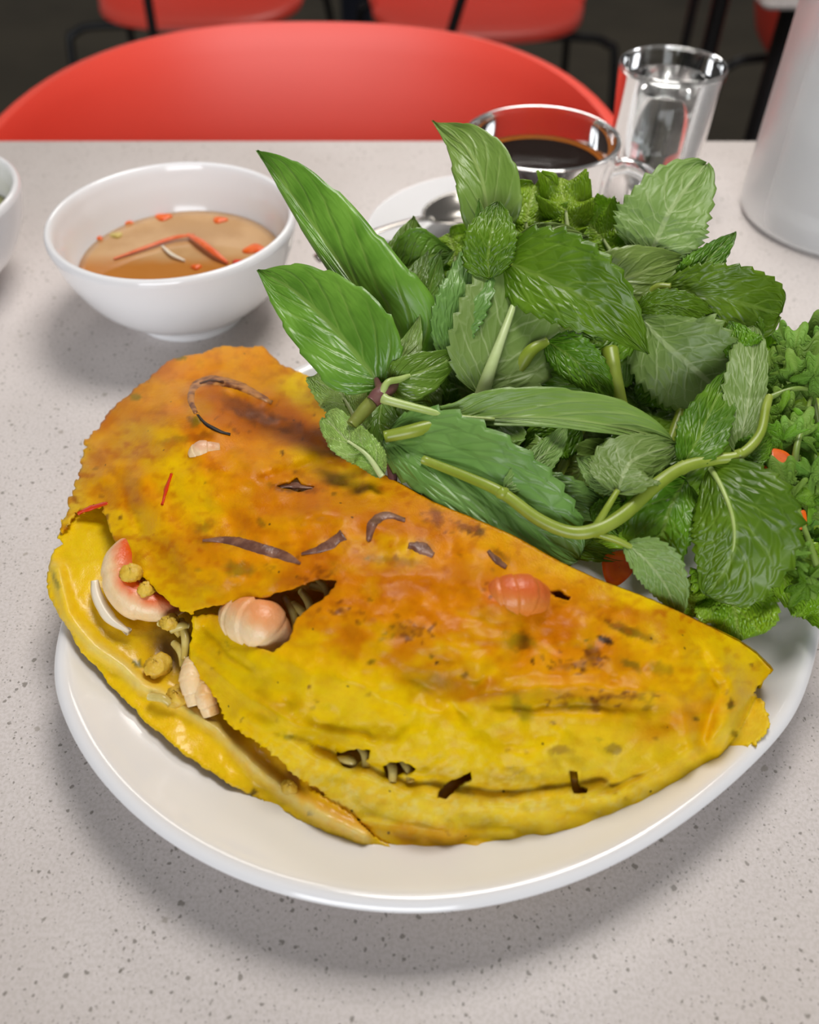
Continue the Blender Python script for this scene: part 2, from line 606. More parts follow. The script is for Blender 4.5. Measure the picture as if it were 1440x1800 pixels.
def make_chair(label, x, y, rz):
    root = thing('shell_chair', label, 'chair', (0, 0, FLOOR))
    nphi, rows = 120, []
    phi = np.linspace(-math.pi, math.pi, nphi, endpoint=False)      # 0 = back (+Y)
    a = np.abs(phi)
    hb = 0.322 - 0.030 * (a / math.radians(60)) ** 2.6
    fall = 1 - np.clip((a - math.radians(72)) / math.radians(46), 0, 1)
    fall = fall * fall * (3 - 2 * fall)
    hgt = hb * fall
    rx = 0.205
    c, s = np.cos(phi), np.sin(phi)
    p = 3.0
    rs = 1.0 / (np.abs(s) ** p + np.abs(c) ** p) ** (1 / p)
    sx, sy = rs * s * rx, rs * c * np.where(c > 0, 0.185, 0.215)
    for r in np.linspace(0.02, 1.0, 12):
        dip = -0.018 * (1 - r ** 2)
        rows.append(np.column_stack([sx * r, sy * r, np.full(nphi, dip) - 0.012 * np.clip(-c, 0, 1) * r ** 6]))
    for t in np.linspace(0.06, 1, 16):
        e = t ** 0.62
        out = 0.036 * (1 - (1 - e) ** 2) * (0.25 + 0.75 * fall)
        rows.append(np.column_stack([sx * (1 + out / rx), sy * (1 + out * 1.35 / 0.185) + 0.075 * t * np.clip(c, 0, 1) * fall, t * hgt - 0.012 * np.clip(-c, 0, 1) - 0.012 * t * (1 - fall)]))
    V = np.vstack(rows) + np.array([0, 0, SEAT])
    nr = len(rows)
    f = []
    for i in range(nr - 1):
        for j in range(nphi):
            f.append((i * nphi + j, (i + 1) * nphi + j, (i + 1) * nphi + (j + 1) % nphi, i * nphi + (j + 1) % nphi))
    f.append(tuple(range(nphi)))
    o = mesh('shell', V, f, M_red, root, solid=(0.009, 0))
    bv = o.modifiers.new('round', 'BEVEL')
    bv.width = 0.004
    bv.segments = 3
    bv.limit_method = 'ANGLE'
    zf = SEAT - 0.045
    for sgn in (-1, 1):
        V, f = tube([(0.05 * sgn, -0.13, zf), (0.20 * sgn, -0.135, zf), (0.262 * sgn, -0.14, zf - 0.012), (0.282 * sgn, -0.15, zf - 0.06),
                     (0.30 * sgn, -0.20, FLOOR + 0.01)], 0.0085, 10, 40)
        mesh('leg', V, f, M_black, root)
        V, f = tube([(0.05 * sgn, 0.13, zf), (0.18 * sgn, 0.135, zf), (0.225 * sgn, 0.14, zf - 0.012), (0.242 * sgn, 0.15, zf - 0.06),
                     (0.27 * sgn, 0.22, FLOOR + 0.01)], 0.0085, 10, 40)
        mesh('leg', V, f, M_black, root)
        V, f = tube([(0.05 * sgn, -0.135, zf), (0.05 * sgn, 0, zf + 0.008), (0.05 * sgn, 0.135, zf)], 0.0085, 10, 16)
        mesh('seat_rail', V, f, M_black, root)
    root.location = (x, y, FLOOR)
    root.rotation_euler = (0, 0, rz)
    return root


make_chair('red plastic shell chair tucked against the far edge of the table', -0.081, 0.455, math.radians(-2))
make_chair('red chair with black legs behind, between the front chair and the water glass', 0.135, 2.02, 0.06)
make_chair('red chair with black legs at the back, behind the left of the front chair', -0.435, 2.10, -0.03)
make_chair('red chair partly hidden behind the tall misted bottle', 0.865, 1.66, 0.1)
V, f = tube([(-0.155, 2.75, FLOOR), (-0.15, 2.75, -0.1)], 0.045, 16, 6)  # plain upright tube for a navy shape that is not identified
put(mesh('cylinder', V, f, M_navy), 'dark navy post standing on the floor between the two rear red chairs', 'cylinder')

# black legged tables further back (their tops lie above the frame)
def back_table(label, x0, x1, y0, y1, legs):
    t = thing('cafe_table', label, 'table', ((x0 + x1) / 2, (y0 + y1) / 2, FLOOR))
    V, f = rounded_slab(x0, x1, y0, y1, -0.03, 0.0)
    mesh('tabletop', V, f, M_quartz, t, smooth=False)
    for (xa, ya, xb, yb, r) in legs:
        V, f = tube([(xa, ya, -0.031), ((xa + xb) / 2, (ya + yb) / 2, (FLOOR - 0.031) / 2), (xb, yb, FLOOR + 0.0005)], [r, r * .8, r * .6], 12, 12)
        mesh('leg', V, f, M_black, t)


back_table('black legged table standing by the rear red chairs, only its thin legs in view', -0.62, 0.55, 1.36, 1.68, [(.135, 1.6, -.08, 1.6, .010), (.477, 1.6, .472, 1.6, .009), (-.43, 1.6, -.46, 1.6, .009)])
back_table('black legged table behind the misted bottle, only one leg in view', 0.36, 1.1, 0.97, 1.32, [(.403, 1.0, .398, 1.0, .013), (1.05, 1.0, 1.06, 1.0, .012), (.41, 1.26, .405, 1.26, .012), (1.05, 1.26, 1.06, 1.26, .012)])

# ------------------------------------------------------------------ plate
RIM = 0.0235
vis = [(86, 1130), (100, 1225), (135, 1320), (205, 1410), (300, 1490), (420, 1552), (540, 1590), (690, 1612), (820, 1605), (960, 1575),
       (1090, 1522), (1200, 1452), (1300, 1372), (1380, 1285), (1440, 1195)]
vw = [tuple(at_z(x, y, RIM - 0.003)[:2]) for x, y in vis]
hid = [(0.160, 0.225), (0.168, 0.27), (0.158, 0.315), (0.125, 0.345), (0.07, 0.352), (0.01, 0.34), (-0.045, 0.31), (-0.085, 0.272), (-0.112, 0.232)]
loop = catmull(vw + hid, 220, closed=True)
for _ in range(60):
    loop = (np.roll(loop, 1, 0) + 2 * loop + np.roll(loop, -1, 0)) / 4
tan = np.roll(loop, -1, 0) - np.roll(loop, 1, 0)
nor = np.column_stack([tan[:, 1], -tan[:, 0]])
nor /= np.linalg.norm(nor, axis=1)[:, None]
cen = loop.mean(0)
if ((loop - cen) * nor).sum() < 0:
    nor = -nor
prof = smooth_profile([(-0.060, 0.000), (-0.056, 0.0), (-0.050, 0.002), (-0.030, 0.009), (-0.010, 0.0165), (-0.002, 0.0195), (0.0, 0.0215), (-0.0012, 0.0232), (-0.0032, 0.0236),
                       (-0.0055, 0.0226), (-0.010, 0.0196), (-0.018, 0.0158), (-0.030, 0.0125), (-0.045, 0.0110), (-0.060, 0.0105)], 4)
n = len(loop)
rows = [np.column_stack([loop + nor * d, np.full(n, z)]) for d, z in prof]
for s in (0.7, 0.4, 0.05):
    rows.append(np.column_stack([cen + (loop - 0.060 * nor - cen) * s, np.full(n, 0.0105)]))
for s in (0.05, 0.5):
    rows.insert(0 if s == 0.05 else 1, np.column_stack([cen + (loop - 0.060 * nor - cen) * s, np.full(n, 0.0002)]))
V = np.vstack(rows)
f = [(i * n + j, i * n + (j + 1) % n, (i + 1) * n + (j + 1) % n, (i + 1) * n + j) for i in range(len(rows) - 1) for j in range(n)]
f.append(tuple((len(rows) - 1) * n + j for j in range(n)))
put(mesh('plate', V, f, M_porcelain), 'large white coupe plate with rounded rim under the yellow crepe', 'plate')

# ------------------------------------------------------------------ bowls and dipping sauce
BOWL = smooth_profile([(0.0, 0.0035), (0.022, 0.0035), (0.0255, 0.0), (0.0285, 0.0004), (0.0288, 0.004), (0.033, 0.0068), (0.046, 0.0180), (0.0545, 0.033),
                       (0.0586, 0.047), (0.0590, 0.0505), (0.0580, 0.0525), (0.0562, 0.0524), (0.0551, 0.0500), (0.0538, 0.043), (0.0500, 0.029), (0.0420, 0.017), (0.030, 0.0105), (0.0, 0.0085)], 5)
BC = at_z(303, 386, 0.0505)
BC[2] = 0
V, f = lathe(BOWL, BC, 120)
put(mesh('bowl', V, f, M_porcelain, origin=BC), 'white porcelain bowl holding orange dipping sauce with carrot shreds', 'bowl')
BC2 = at_z(-184, 350, 0.0505)
BC2[2] = 0
V, f = lathe(BOWL, BC2, 120)
put(mesh('bowl', V, f, M_porcelain, origin=BC2), 'white bowl cut by the left border, on the table beside the sauce bowl', 'bowl')


def sauce_mat():
    b = NB('fish_sauce')
    co = b.coord()
    sp = b.node('ShaderNodeSeparateXYZ')
    b.link(co, sp.inputs[0])
    n = b.noise(co, 45, 4)
    deep = b.ramp(b.math('ADD', sp.outputs[1], b.math('MULTIPLY', n, 0.02)), 0.004, 0.016, 1, 0)
    c = b.mix(b.ramp(n, 0.35, 0.65), srgb(206, 166, 118), srgb(190, 148, 98))
    c = b.mix(b.math('MULTIPLY', deep, 0.85), c, srgb(186, 112, 14))
    b.set(Base_Color=c, Roughness=0.06, Specular_IOR_Level=0.6)
    return b.m


M_sauce = sauce_mat()
V, f = lathe([(0.0, 0.0290), (0.030, 0.0290), (0.0455, 0.0290), (0.0493, 0.0297), (0.048, 0.0265), (0.040, 0.0168), (0.025, 0.0110), (0.0, 0.0100)], BC, 96)
put(mesh('dipping_sauce', V, f, M_sauce), 'cloudy orange fish sauce filling the white bowl', 'sauce')
V, f = lathe([(0.0, 0.0330), (0.030, 0.0330), (0.049, 0.0330), (0.0510, 0.0335), (0.048, 0.0265), (0.040, 0.0168), (0.025, 0.0110), (0.0, 0.0100)], BC2, 96)
put(mesh('broth', V, f, plain('broth', srgb(150, 150, 90), 0.08)), 'greenish broth in the bowl cut by the left border', 'soup')


def sauce_strip(pix, r, name, m, label, cat, group=None, flat=0.5, z=0.0296):
    P = [at_z(x, y, z + dz) for x, y, dz in pix]
    V, f = tube(P, r, 8, 22, flat=flat)
    return put(mesh(name, V, f, m), label, cat, group)


sauce_strip([(200, 455, 0), (250, 437, .0006), (305, 418, .0012), (342, 413, .0016)], [0.0007, .0013, .0014, .001], 'carrot_shred', M_carrot_pale,
            'long pale carrot shred arching across the sauce', 'carrot')
sauce_strip([(330, 412, .0012), (352, 425, .0022), (378, 445, .002), (400, 462, .0004)], [0.0012, .0022, .0020, .0009], 'carrot_shred', M_carrot_pale,
            'thick orange carrot shred bent down on the right of the long pale shred', 'carrot')
sauce_strip([(285, 432, .0006), (302, 447, .001), (325, 458, .0004)], [0.0006, .0011, .0006], 'radish_shred', M_squid, 'white radish shred floating in front of the carrot shreds in the sauce', 'radish')
for i, (x, y, w, lb) in enumerate(((287, 382, 15, 'orange chili ring floating against the far wall of the sauce bowl'), (386, 387, 13, 'orange chili piece at the far right of the sauce'),
                                   (225, 392, 9, 'small chili piece at the far left of the sauce'), (448, 438, 20, 'orange carrot slice at the right edge of the sauce'),
                                   (174, 420, 8, 'tiny chili piece at the left edge of the sauce'), (205, 414, 11, 'tan garlic bit floating on the left of the sauce'),
                                   (345, 470, 9, 'small orange chili bit near the front edge of the sauce'), (420, 462, 12, 'dark red chili bit at the right front of the sauce'))):
    p = at_z(x, y, 0.0292)
    r = w * 0.43 / 1500
    prof = smooth_profile([(0.0, 0.0012), (r * 0.55, 0.0011), (r, 0.0004), (r * 0.95, -0.0006), (r * 0.4, -0.0010), (0, -0.001)], 3)
    V, f = lathe(prof, p, 20, 1.0, 0.75)
    th = np.arctan2(V[:, 1] - p[1], V[:, 0] - p[0])
    V[:, :2] = p[:2] + (V[:, :2] - p[:2]) * (1 + 0.18 * np.sin(3 * th + i))[:, None]
    put(mesh('chili_piece', V, f, M_sprout if 'garlic' in lb else (M_carrot if i != 7 else M_chili)), lb, 'garlic' if 'garlic' in lb else 'chili')

# ------------------------------------------------------------------ saucer, spoon, coffee cup, tumbler, bottle
SAU = np.array([0.047, 0.437, 0.0])
prof = smooth_profile([(0, 0.002), (0.038, 0.002), (0.041, 0.0), (0.044, 0.002), (0.060, 0.008), (0.0710, 0.0128), (0.0720, 0.0140), (0.0710, 0.0148), (0.0690, 0.0143), (0.058, 0.0098), (0.046, 0.0062), (0.036, 0.0055), (0, 0.0055)], 4)
V, f = lathe(prof, SAU, 96)
put(mesh('saucer', V, f, M_porcelain), 'small white saucer under the coffee cup and the spoon', 'saucer')

sp_t = thing('teaspoon', 'steel teaspoon lying on the white saucer with its handle over the edge', 'spoon', SAU + (0, 0, 0.014))
B0, B1 = at_z(752, 388, 0.0165), at_z(556, 455, 0.0135)
ax = (B0 - B1)
ax[2] = 0
ax /= np.linalg.norm(ax)
sd = np.array([-ax[1], ax[0], 0])
bl, bw = 0.025, 0.0180
bc = B0 + ax * bl * 0.92
uu, vv = np.linspace(0, 1, 14), np.linspace(0, 2 * math.pi, 40, endpoint=False)
V = []
for u_ in uu:
    for t_ in vv:
        egg = 1 + 0.12 * math.cos(t_)
        V.append(bc + ax * (bl * u_ * math.cos(t_)) + sd * (bw * egg * u_ * math.sin(t_)) + np.array([0, 0, -0.0062 * (1 - u_ ** 2) + 0.002]))
mesh('spoon_bowl', np.array(V), grid_faces(14, 40, wrap_v=True), M_steel, sp_t, solid=(0.001, 0))
V, f = tube([B0 + ax * 0.003 + (0, 0, .001), B0 - ax * 0.012 + (0, 0, .003), (B0 + B1) / 2 + (0, 0, .004), B1 + ax * 0.02 + (0, 0, .002), B1], [0.0035, 0.0022, 0.0026, 0.0052, 0.0042], 14, 40, flat=0.28)
mesh('handle', V, f, M_steel, sp_t)

CUPC = np.array([0.067, 0.4356, 0.0062])
cup = thing('coffee_cup', 'clear glass cup of black coffee on the white saucer', 'cup', CUPC)
prof = smooth_profile([(0, 0.0), (0.024, 0.0), (0.027, 0.001), (0.031, 0.008), (0.0355, 0.026), (0.0385, 0.048), (0.0398, 0.0595), (0.0396, 0.0612), (0.0382, 0.0616), (0.0374, 0.0600), (0.0362, 0.048),
                       (0.0332, 0.027), (0.0288, 0.010), (0.024, 0.0055), (0, 0.005)], 5)
V, f = lathe(prof, CUPC, 96)
mesh('body', V, f, M_glass, cup)
hx = CUPC + np.array([0.037, -0.006, 0])
V, f = tube([hx + (-.002, 0, .047), hx + (.008, -.003, .050), hx + (.019, -.006, .045), hx + (.024, -.008, .033), hx + (.018, -.006, .020), hx + (.006, -.003, .013), hx + (-.006, 0, .012)],
            [0.0045, 0.0040, 0.0042, 0.0045, 0.0042, 0.0038, 0.004], 14, 48)
mesh('handle', V, f, M_glass, cup)
prof = [(0, 0.0460), (0.025, 0.0460), (0.0335, 0.0460), (0.0360, 0.0464), (0.0359, 0.0445), (0.0328, 0.027), (0.0284, 0.0102), (0.0236, 0.0060), (0, 0.0056)]
V, f = lathe(prof, CUPC, 96)
cf = put(mesh('coffee', V, f, M_coffee), 'black coffee filling the glass cup', 'coffee')
V, f = lathe([(0.0330, 0.0462), (0.0345, 0.0464), (0.0363, 0.0470), (0.0363, 0.0462), (0.0330, 0.0458)], CUPC, 96)
mesh('meniscus', V, f, M_coffee_rim, cf)

GC = np.array([0.147, 0.508, 0.0])
prof = smooth_profile([(0, 0.0003), (0.021, 0.0), (0.0235, 0.001), (0.0245, 0.006), (0.0268, 0.035), (0.0296, 0.0735), (0.0297, 0.0750), (0.0290, 0.0755), (0.0282, 0.0745), (0.0255, 0.035), (0.0228, 0.0115), (0.018, 0.0095), (0, 0.009)], 5)
V, f = lathe(prof, GC, 96)
put(mesh('tumbler', V, f, M_glass), 'small clear tumbler of water behind the coffee cup', 'glass')
V, f = lathe([(0, 0.0672), (0.0268, 0.0672), (0.0281, 0.0673), (0.0260, 0.0350), (0.0234, 0.0114), (0.0185, 0.0090), (0, 0.0085)], GC, 96)
put(mesh('drinking_water', V, f, M_water), 'still water in the small tumbler', 'water')

KC = np.array([0.257, 0.482, 0.0])
prof = smooth_profile([(0, 0.004), (0.040, 0.003), (0.049, 0.0), (0.0545, 0.0015), (0.0570, 0.007), (0.0572, 0.03), (0.0568, 0.08), (0.0560, 0.14), (0.050, 0.18), (0.034, 0.21), (0.024, 0.235), (0.0225, 0.27), (0.0235, 0.275), (0.0205, 0.275),
                       (0.0205, 0.235), (0.031, 0.208), (0.047, 0.178), (0.0532, 0.14), (0.0540, 0.08), (0.0543, 0.03), (0.0535, 0.010), (0.045, 0.0075), (0, 0.008)], 5)
V, f = lathe(prof, KC, 96)
put(mesh('water_bottle', V, f, M_frost), 'tall misted glass water bottle standing at the right border', 'bottle')
V, f = lathe([(0, 0.0560), (0.050, 0.0560), (0.0546, 0.0560), (0.0548, 0.03), (0.0540, 0.0100), (0.045, 0.0070), (0, 0.0075)], KC, 96)
put(mesh('bottled_water', V, f, M_water), 'water in the tall misted bottle', 'water')

# ------------------------------------------------------------------ stuffed crepe
def sdf_poly(P, poly):
    """Signed distance (negative inside) of points P to a polygon."""
    A = np.asarray(poly, float)
    B = np.roll(A, -1, 0)
    d2 = np.full(len(P), 1e18)
    ins = np.zeros(len(P), bool)
    for a, b in zip(A, B):
        e = b - a
        w = P - a
        t = np.clip((w @ e) / (e @ e + 1e-9), 0, 1)
        d2 = np.minimum(d2, ((w - t[:, None] * e) ** 2).sum(1))
        c = ((a[1] > P[:, 1]) != (b[1] > P[:, 1]))
        with np.errstate(divide='ignore', invalid='ignore'):
            xi = (b[0] - a[0]) * (P[:, 1] - a[1]) / (b[1] - a[1] + 1e-12) + a[0]
        ins ^= c & (P[:, 0] < xi)
    d = np.sqrt(d2)
    return np.where(ins, -d, d)


def dist_line(P, line):
    A = np.asarray(line, float)
    d2 = np.full(len(P), 1e18)
    for a, b in zip(A[:-1], A[1:]):
        e = b - a
        w = P - a
        t = np.clip((w @ e) / (e @ e + 1e-9), 0, 1)
        d2 = np.minimum(d2, ((w - t[:, None] * e) ** 2).sum(1))
    return np.sqrt(d2)


class RBF:
    def __init__(self, pts):
        P = np.asarray(pts, float)
        self.X = P[:, :2] / 300.0
        n = len(P)
        K = self.k(self.X, self.X) + np.eye(n) * 0.004
        Q = np.column_stack([np.ones(n), self.X])
        A = np.block([[K, Q], [Q.T, np.zeros((3, 3))]])
        self.w = np.linalg.solve(A, np.concatenate([P[:, 2], np.zeros(3)]))

    @staticmethod
    def k(a, b):
        r = np.sqrt(((a[:, None] - b[None]) ** 2).sum(2)) + 1e-9
        return r * r * np.log(r)

    def __call__(self, P):
        X = np.asarray(P, float) / 300.0
        return self.k(X, self.X) @ self.w[:-3] + self.w[-3] + X @ self.w[-2:]


def sheet(sdf, step, box):
    """Triangle-clean sheet in survey pixels: grid cells inside sdf<0, border vertices pulled onto the outline."""
    xs = np.arange(box[0], box[2], step)
    ys = np.arange(box[1], box[3], step)
    X, Y = np.meshgrid(xs, ys, indexing='ij')
    P = np.column_stack([X.ravel(), Y.ravel()])
    nx, ny = X.shape
    I, J = np.meshgrid(np.arange(nx - 1), np.arange(ny - 1), indexing='ij')
    q = np.stack([I * ny + J, (I + 1) * ny + J, (I + 1) * ny + J + 1, I * ny + J + 1], -1).reshape(-1, 4)
    cen = P[q].mean(1)
    q = q[sdf(cen) < 0]
    used, inv = np.unique(q, return_inverse=True)
    P = P[used]
    q = inv.reshape(-1, 4)
    E = np.concatenate([q[:, [0, 1]], q[:, [1, 2]], q[:, [2, 3]], q[:, [3, 0]]])
    Es = np.sort(E, 1)
    _, idx, cnt = np.unique(Es, axis=0, return_index=True, return_counts=True)
    be = E[idx[cnt == 1]]
    bv = np.unique(be)
    for _ in range(4):
        B = P[bv]
        s = sdf(B)
        gx = (sdf(B + [1, 0]) - sdf(B - [1, 0])) / 2
        gy = (sdf(B + [0, 1]) - sdf(B - [0, 1])) / 2
        g = np.column_stack([gx, gy])
        g /= np.linalg.norm(g, axis=1)[:, None] + 1e-6
        P[bv] = B - np.clip(s, -step, step)[:, None] * g * 0.9
    return P, q[:, ::-1], be


UPPER = [(460, 608), (380, 611), (300, 634), (235, 682), (185, 730), (150, 775), (133, 830), (120, 880), (108, 925), (104, 940), (135, 905), (178, 888), (197, 935), (215, 975), (240, 1005),
         (275, 1040), (300, 1060), (335, 1085), (338, 1120), (332, 1150), (338, 1172), (362, 1208), (385, 1240), (398, 1266), (425, 1290), (480, 1330),
         (545, 1385), (620, 1432), (660, 1470), (700, 1495), (740, 1506), (850, 1511), (930, 1500), (1000, 1480), (1110, 1448), (1180, 1400), (1250, 1352), (1300, 1330), (1318, 1318), (1345, 1296), (1358, 1265),
         (1350, 1238), (1325, 1218), (1345, 1195), (1357, 1178), (1330, 1150), (1300, 1128), (1255, 1105), (1200, 1078), (1130, 1048), (1050, 1018), (985, 988), (900, 940), (830, 910), (760, 882), (700, 848), (650, 820), (610, 780),
         (575, 742), (581, 700), (560, 668), (528, 655), (492, 640)]
BACK = [(1357, 1178), (1330, 1150), (1300, 1128), (1255, 1105), (1200, 1078), (1130, 1048), (1050, 1018), (985, 988), (900, 940), (830, 910), (760, 882), (700, 848), (650, 820), (610, 780), (575, 742), (581, 700)]
HOLES = [[(336, 1074), (362, 1068), (398, 1062), (440, 1052), (478, 1046), (520, 1032), (560, 1016), (594, 1020), (578, 1045), (545, 1068), (518, 1092), (508, 1125), (478, 1146), (440, 1134), (410, 1112), (398, 1086), (370, 1080), (338, 1086)],
         [(588, 1318), (600, 1326), (612, 1320), (630, 1316), (652, 1318), (650, 1336), (632, 1338), (620, 1350), (604, 1348), (598, 1334)],
         [(674, 1348), (690, 1340), (706, 1336), (730, 1352), (722, 1364), (700, 1362), (682, 1366)],
         [(768, 1390), (795, 1372), (828, 1357), (831, 1374), (812, 1384), (800, 1388), (785, 1406), (770, 1404)],
         [(1003, 1356), (1015, 1358), (1017, 1378), (1036, 1384), (1030, 1398), (1010, 1396), (1005, 1380)],
         [(962, 1038), (985, 1036), (1006, 1048), (1000, 1058), (975, 1050)],
         [(486, 853), (508, 848), (522, 836), (530, 850), (560, 856), (525, 864)]]
LOWER = [(178, 858), (140, 878), (116, 900), (103, 940), (112, 955), (96, 965), (84, 992), (84, 1030), (95, 1068), (130, 1125), (160, 1165), (200, 1212), (250, 1262), (300, 1302), (350, 1340), (400, 1377), (470, 1412), (560, 1458), (640, 1490), (700, 1502),
         (800, 1480), (1000, 1440), (1150, 1350), (1100, 1150), (900, 1020), (700, 920), (500, 860), (300, 850)]

ZU = RBF([(580, 690, .038), (575, 742, .046), (650, 820, .055), (760, 882, .060), (900, 942, .060), (1050, 1018, .056), (1200, 1078, .048), (1300, 1128, .038), (1357, 1178, .030),
          (460, 608, .033), (520, 650, .031), (380, 611, .036), (300, 634, .036), (235, 682, .033), (150, 775, .029), (120, 880, .029), (104, 940, .030),
          (178, 888, .034), (240, 1005, .038), (335, 1085, .037), (332, 1150, .030), (398, 1266, .0235), (545, 1385, .0195), (660, 1470, .016), (740, 1506, .0142), (850, 1511, .0142), (1000, 1480, .0142), (1110, 1448, .0150), (1250, 1352, .0185),
          (1318, 1318, .0235), (1358, 1265, .0275), (1325, 1218, .028),
          (300, 760, .050), (400, 700, .049), (480, 700, .044), (250, 850, .046), (450, 850, .057), (400, 1000, .050), (600, 950, .061), (600, 1100, .056), (500, 1200, .045), (700, 1250, .046), (800, 1100, .060), (900, 1200, .051), (1000, 1130, .056),
          (1100, 1250, .043), (1200, 1200, .044), (1270, 1200, .038), (800, 1380, .030), (1000, 1360, .029), (620, 1330, .033), (950, 1440, .0205), (1150, 1360, .0245), (560, 1300, .034), (720, 1430, .0225), (850, 1460, .0185)])
ZL = RBF([(178, 858, .026), (140, 878, .028), (103, 940, .0282), (84, 992, .0285), (95, 1068, .0278), (130, 1125, .0245), (200, 1212, .0192), (300, 1302, .0178), (400, 1377, .0168), (560, 1458, .0154), (640, 1490, .0145), (700, 1502, .0135),
          (150, 950, .0285), (190, 1000, .0275), (220, 1100, .0235), (150, 1080, .0262), (300, 1200, .0195), (400, 1290, .0175), (520, 1390, .0155), (300, 1000, .026), (500, 1150, .026), (700, 1300, .021), (900, 1350, .018), (600, 1000, .031), (500, 880, .030), (900, 1100, .032), (1100, 1250, .024),
          (800, 1480, .0118), (1000, 1440, .0118), (1150, 1350, .0135), (1100, 1150, .026),
          (620, 1330, .0275), (700, 1350, .0265), (800, 1385, .0245), (1015, 1378, .0225), (985, 1046, .049), (520, 852, .052), (520, 1080, .034)])


def warp(P, amp, sc, seed=0.0):
    return P + amp * np.column_stack([fbm(P[:, 0] / sc + seed, P[:, 1] / sc) - 0.5, fbm(P[:, 0] / sc + 31 + seed, P[:, 1] / sc + 7) - 0.5])


def paint(P, base, spots, wamp=60, wsc=45):
    """Base colour overlaid with spots (browning, char, baked-in herbs, browner hole insides)."""
    C = np.tile(np.array(base, float), (len(P), 1))
    for (x, y, rx, ry, ang, colr, k, soft) in spots:
        amp = min(wamp, 0.9 * min(rx, ry) + 6)
        Q = warp(P, amp, max(8, min(wsc, min(rx, ry) * 0.9)), x * 0.013)
        a = math.radians(ang)
        dx, dy = Q[:, 0] - x, Q[:, 1] - y
        u = (dx * math.cos(a) + dy * math.sin(a)) / rx
        v = (-dx * math.sin(a) + dy * math.cos(a)) / ry
        r = np.sqrt(u * u + v * v)
        w = np.clip((1 + soft - r) / (2 * soft), 0, 1)
        w = (w * w * (3 - 2 * w) * k)[:, None]
        C = C * (1 - w) + np.array(colr) * w
    return C


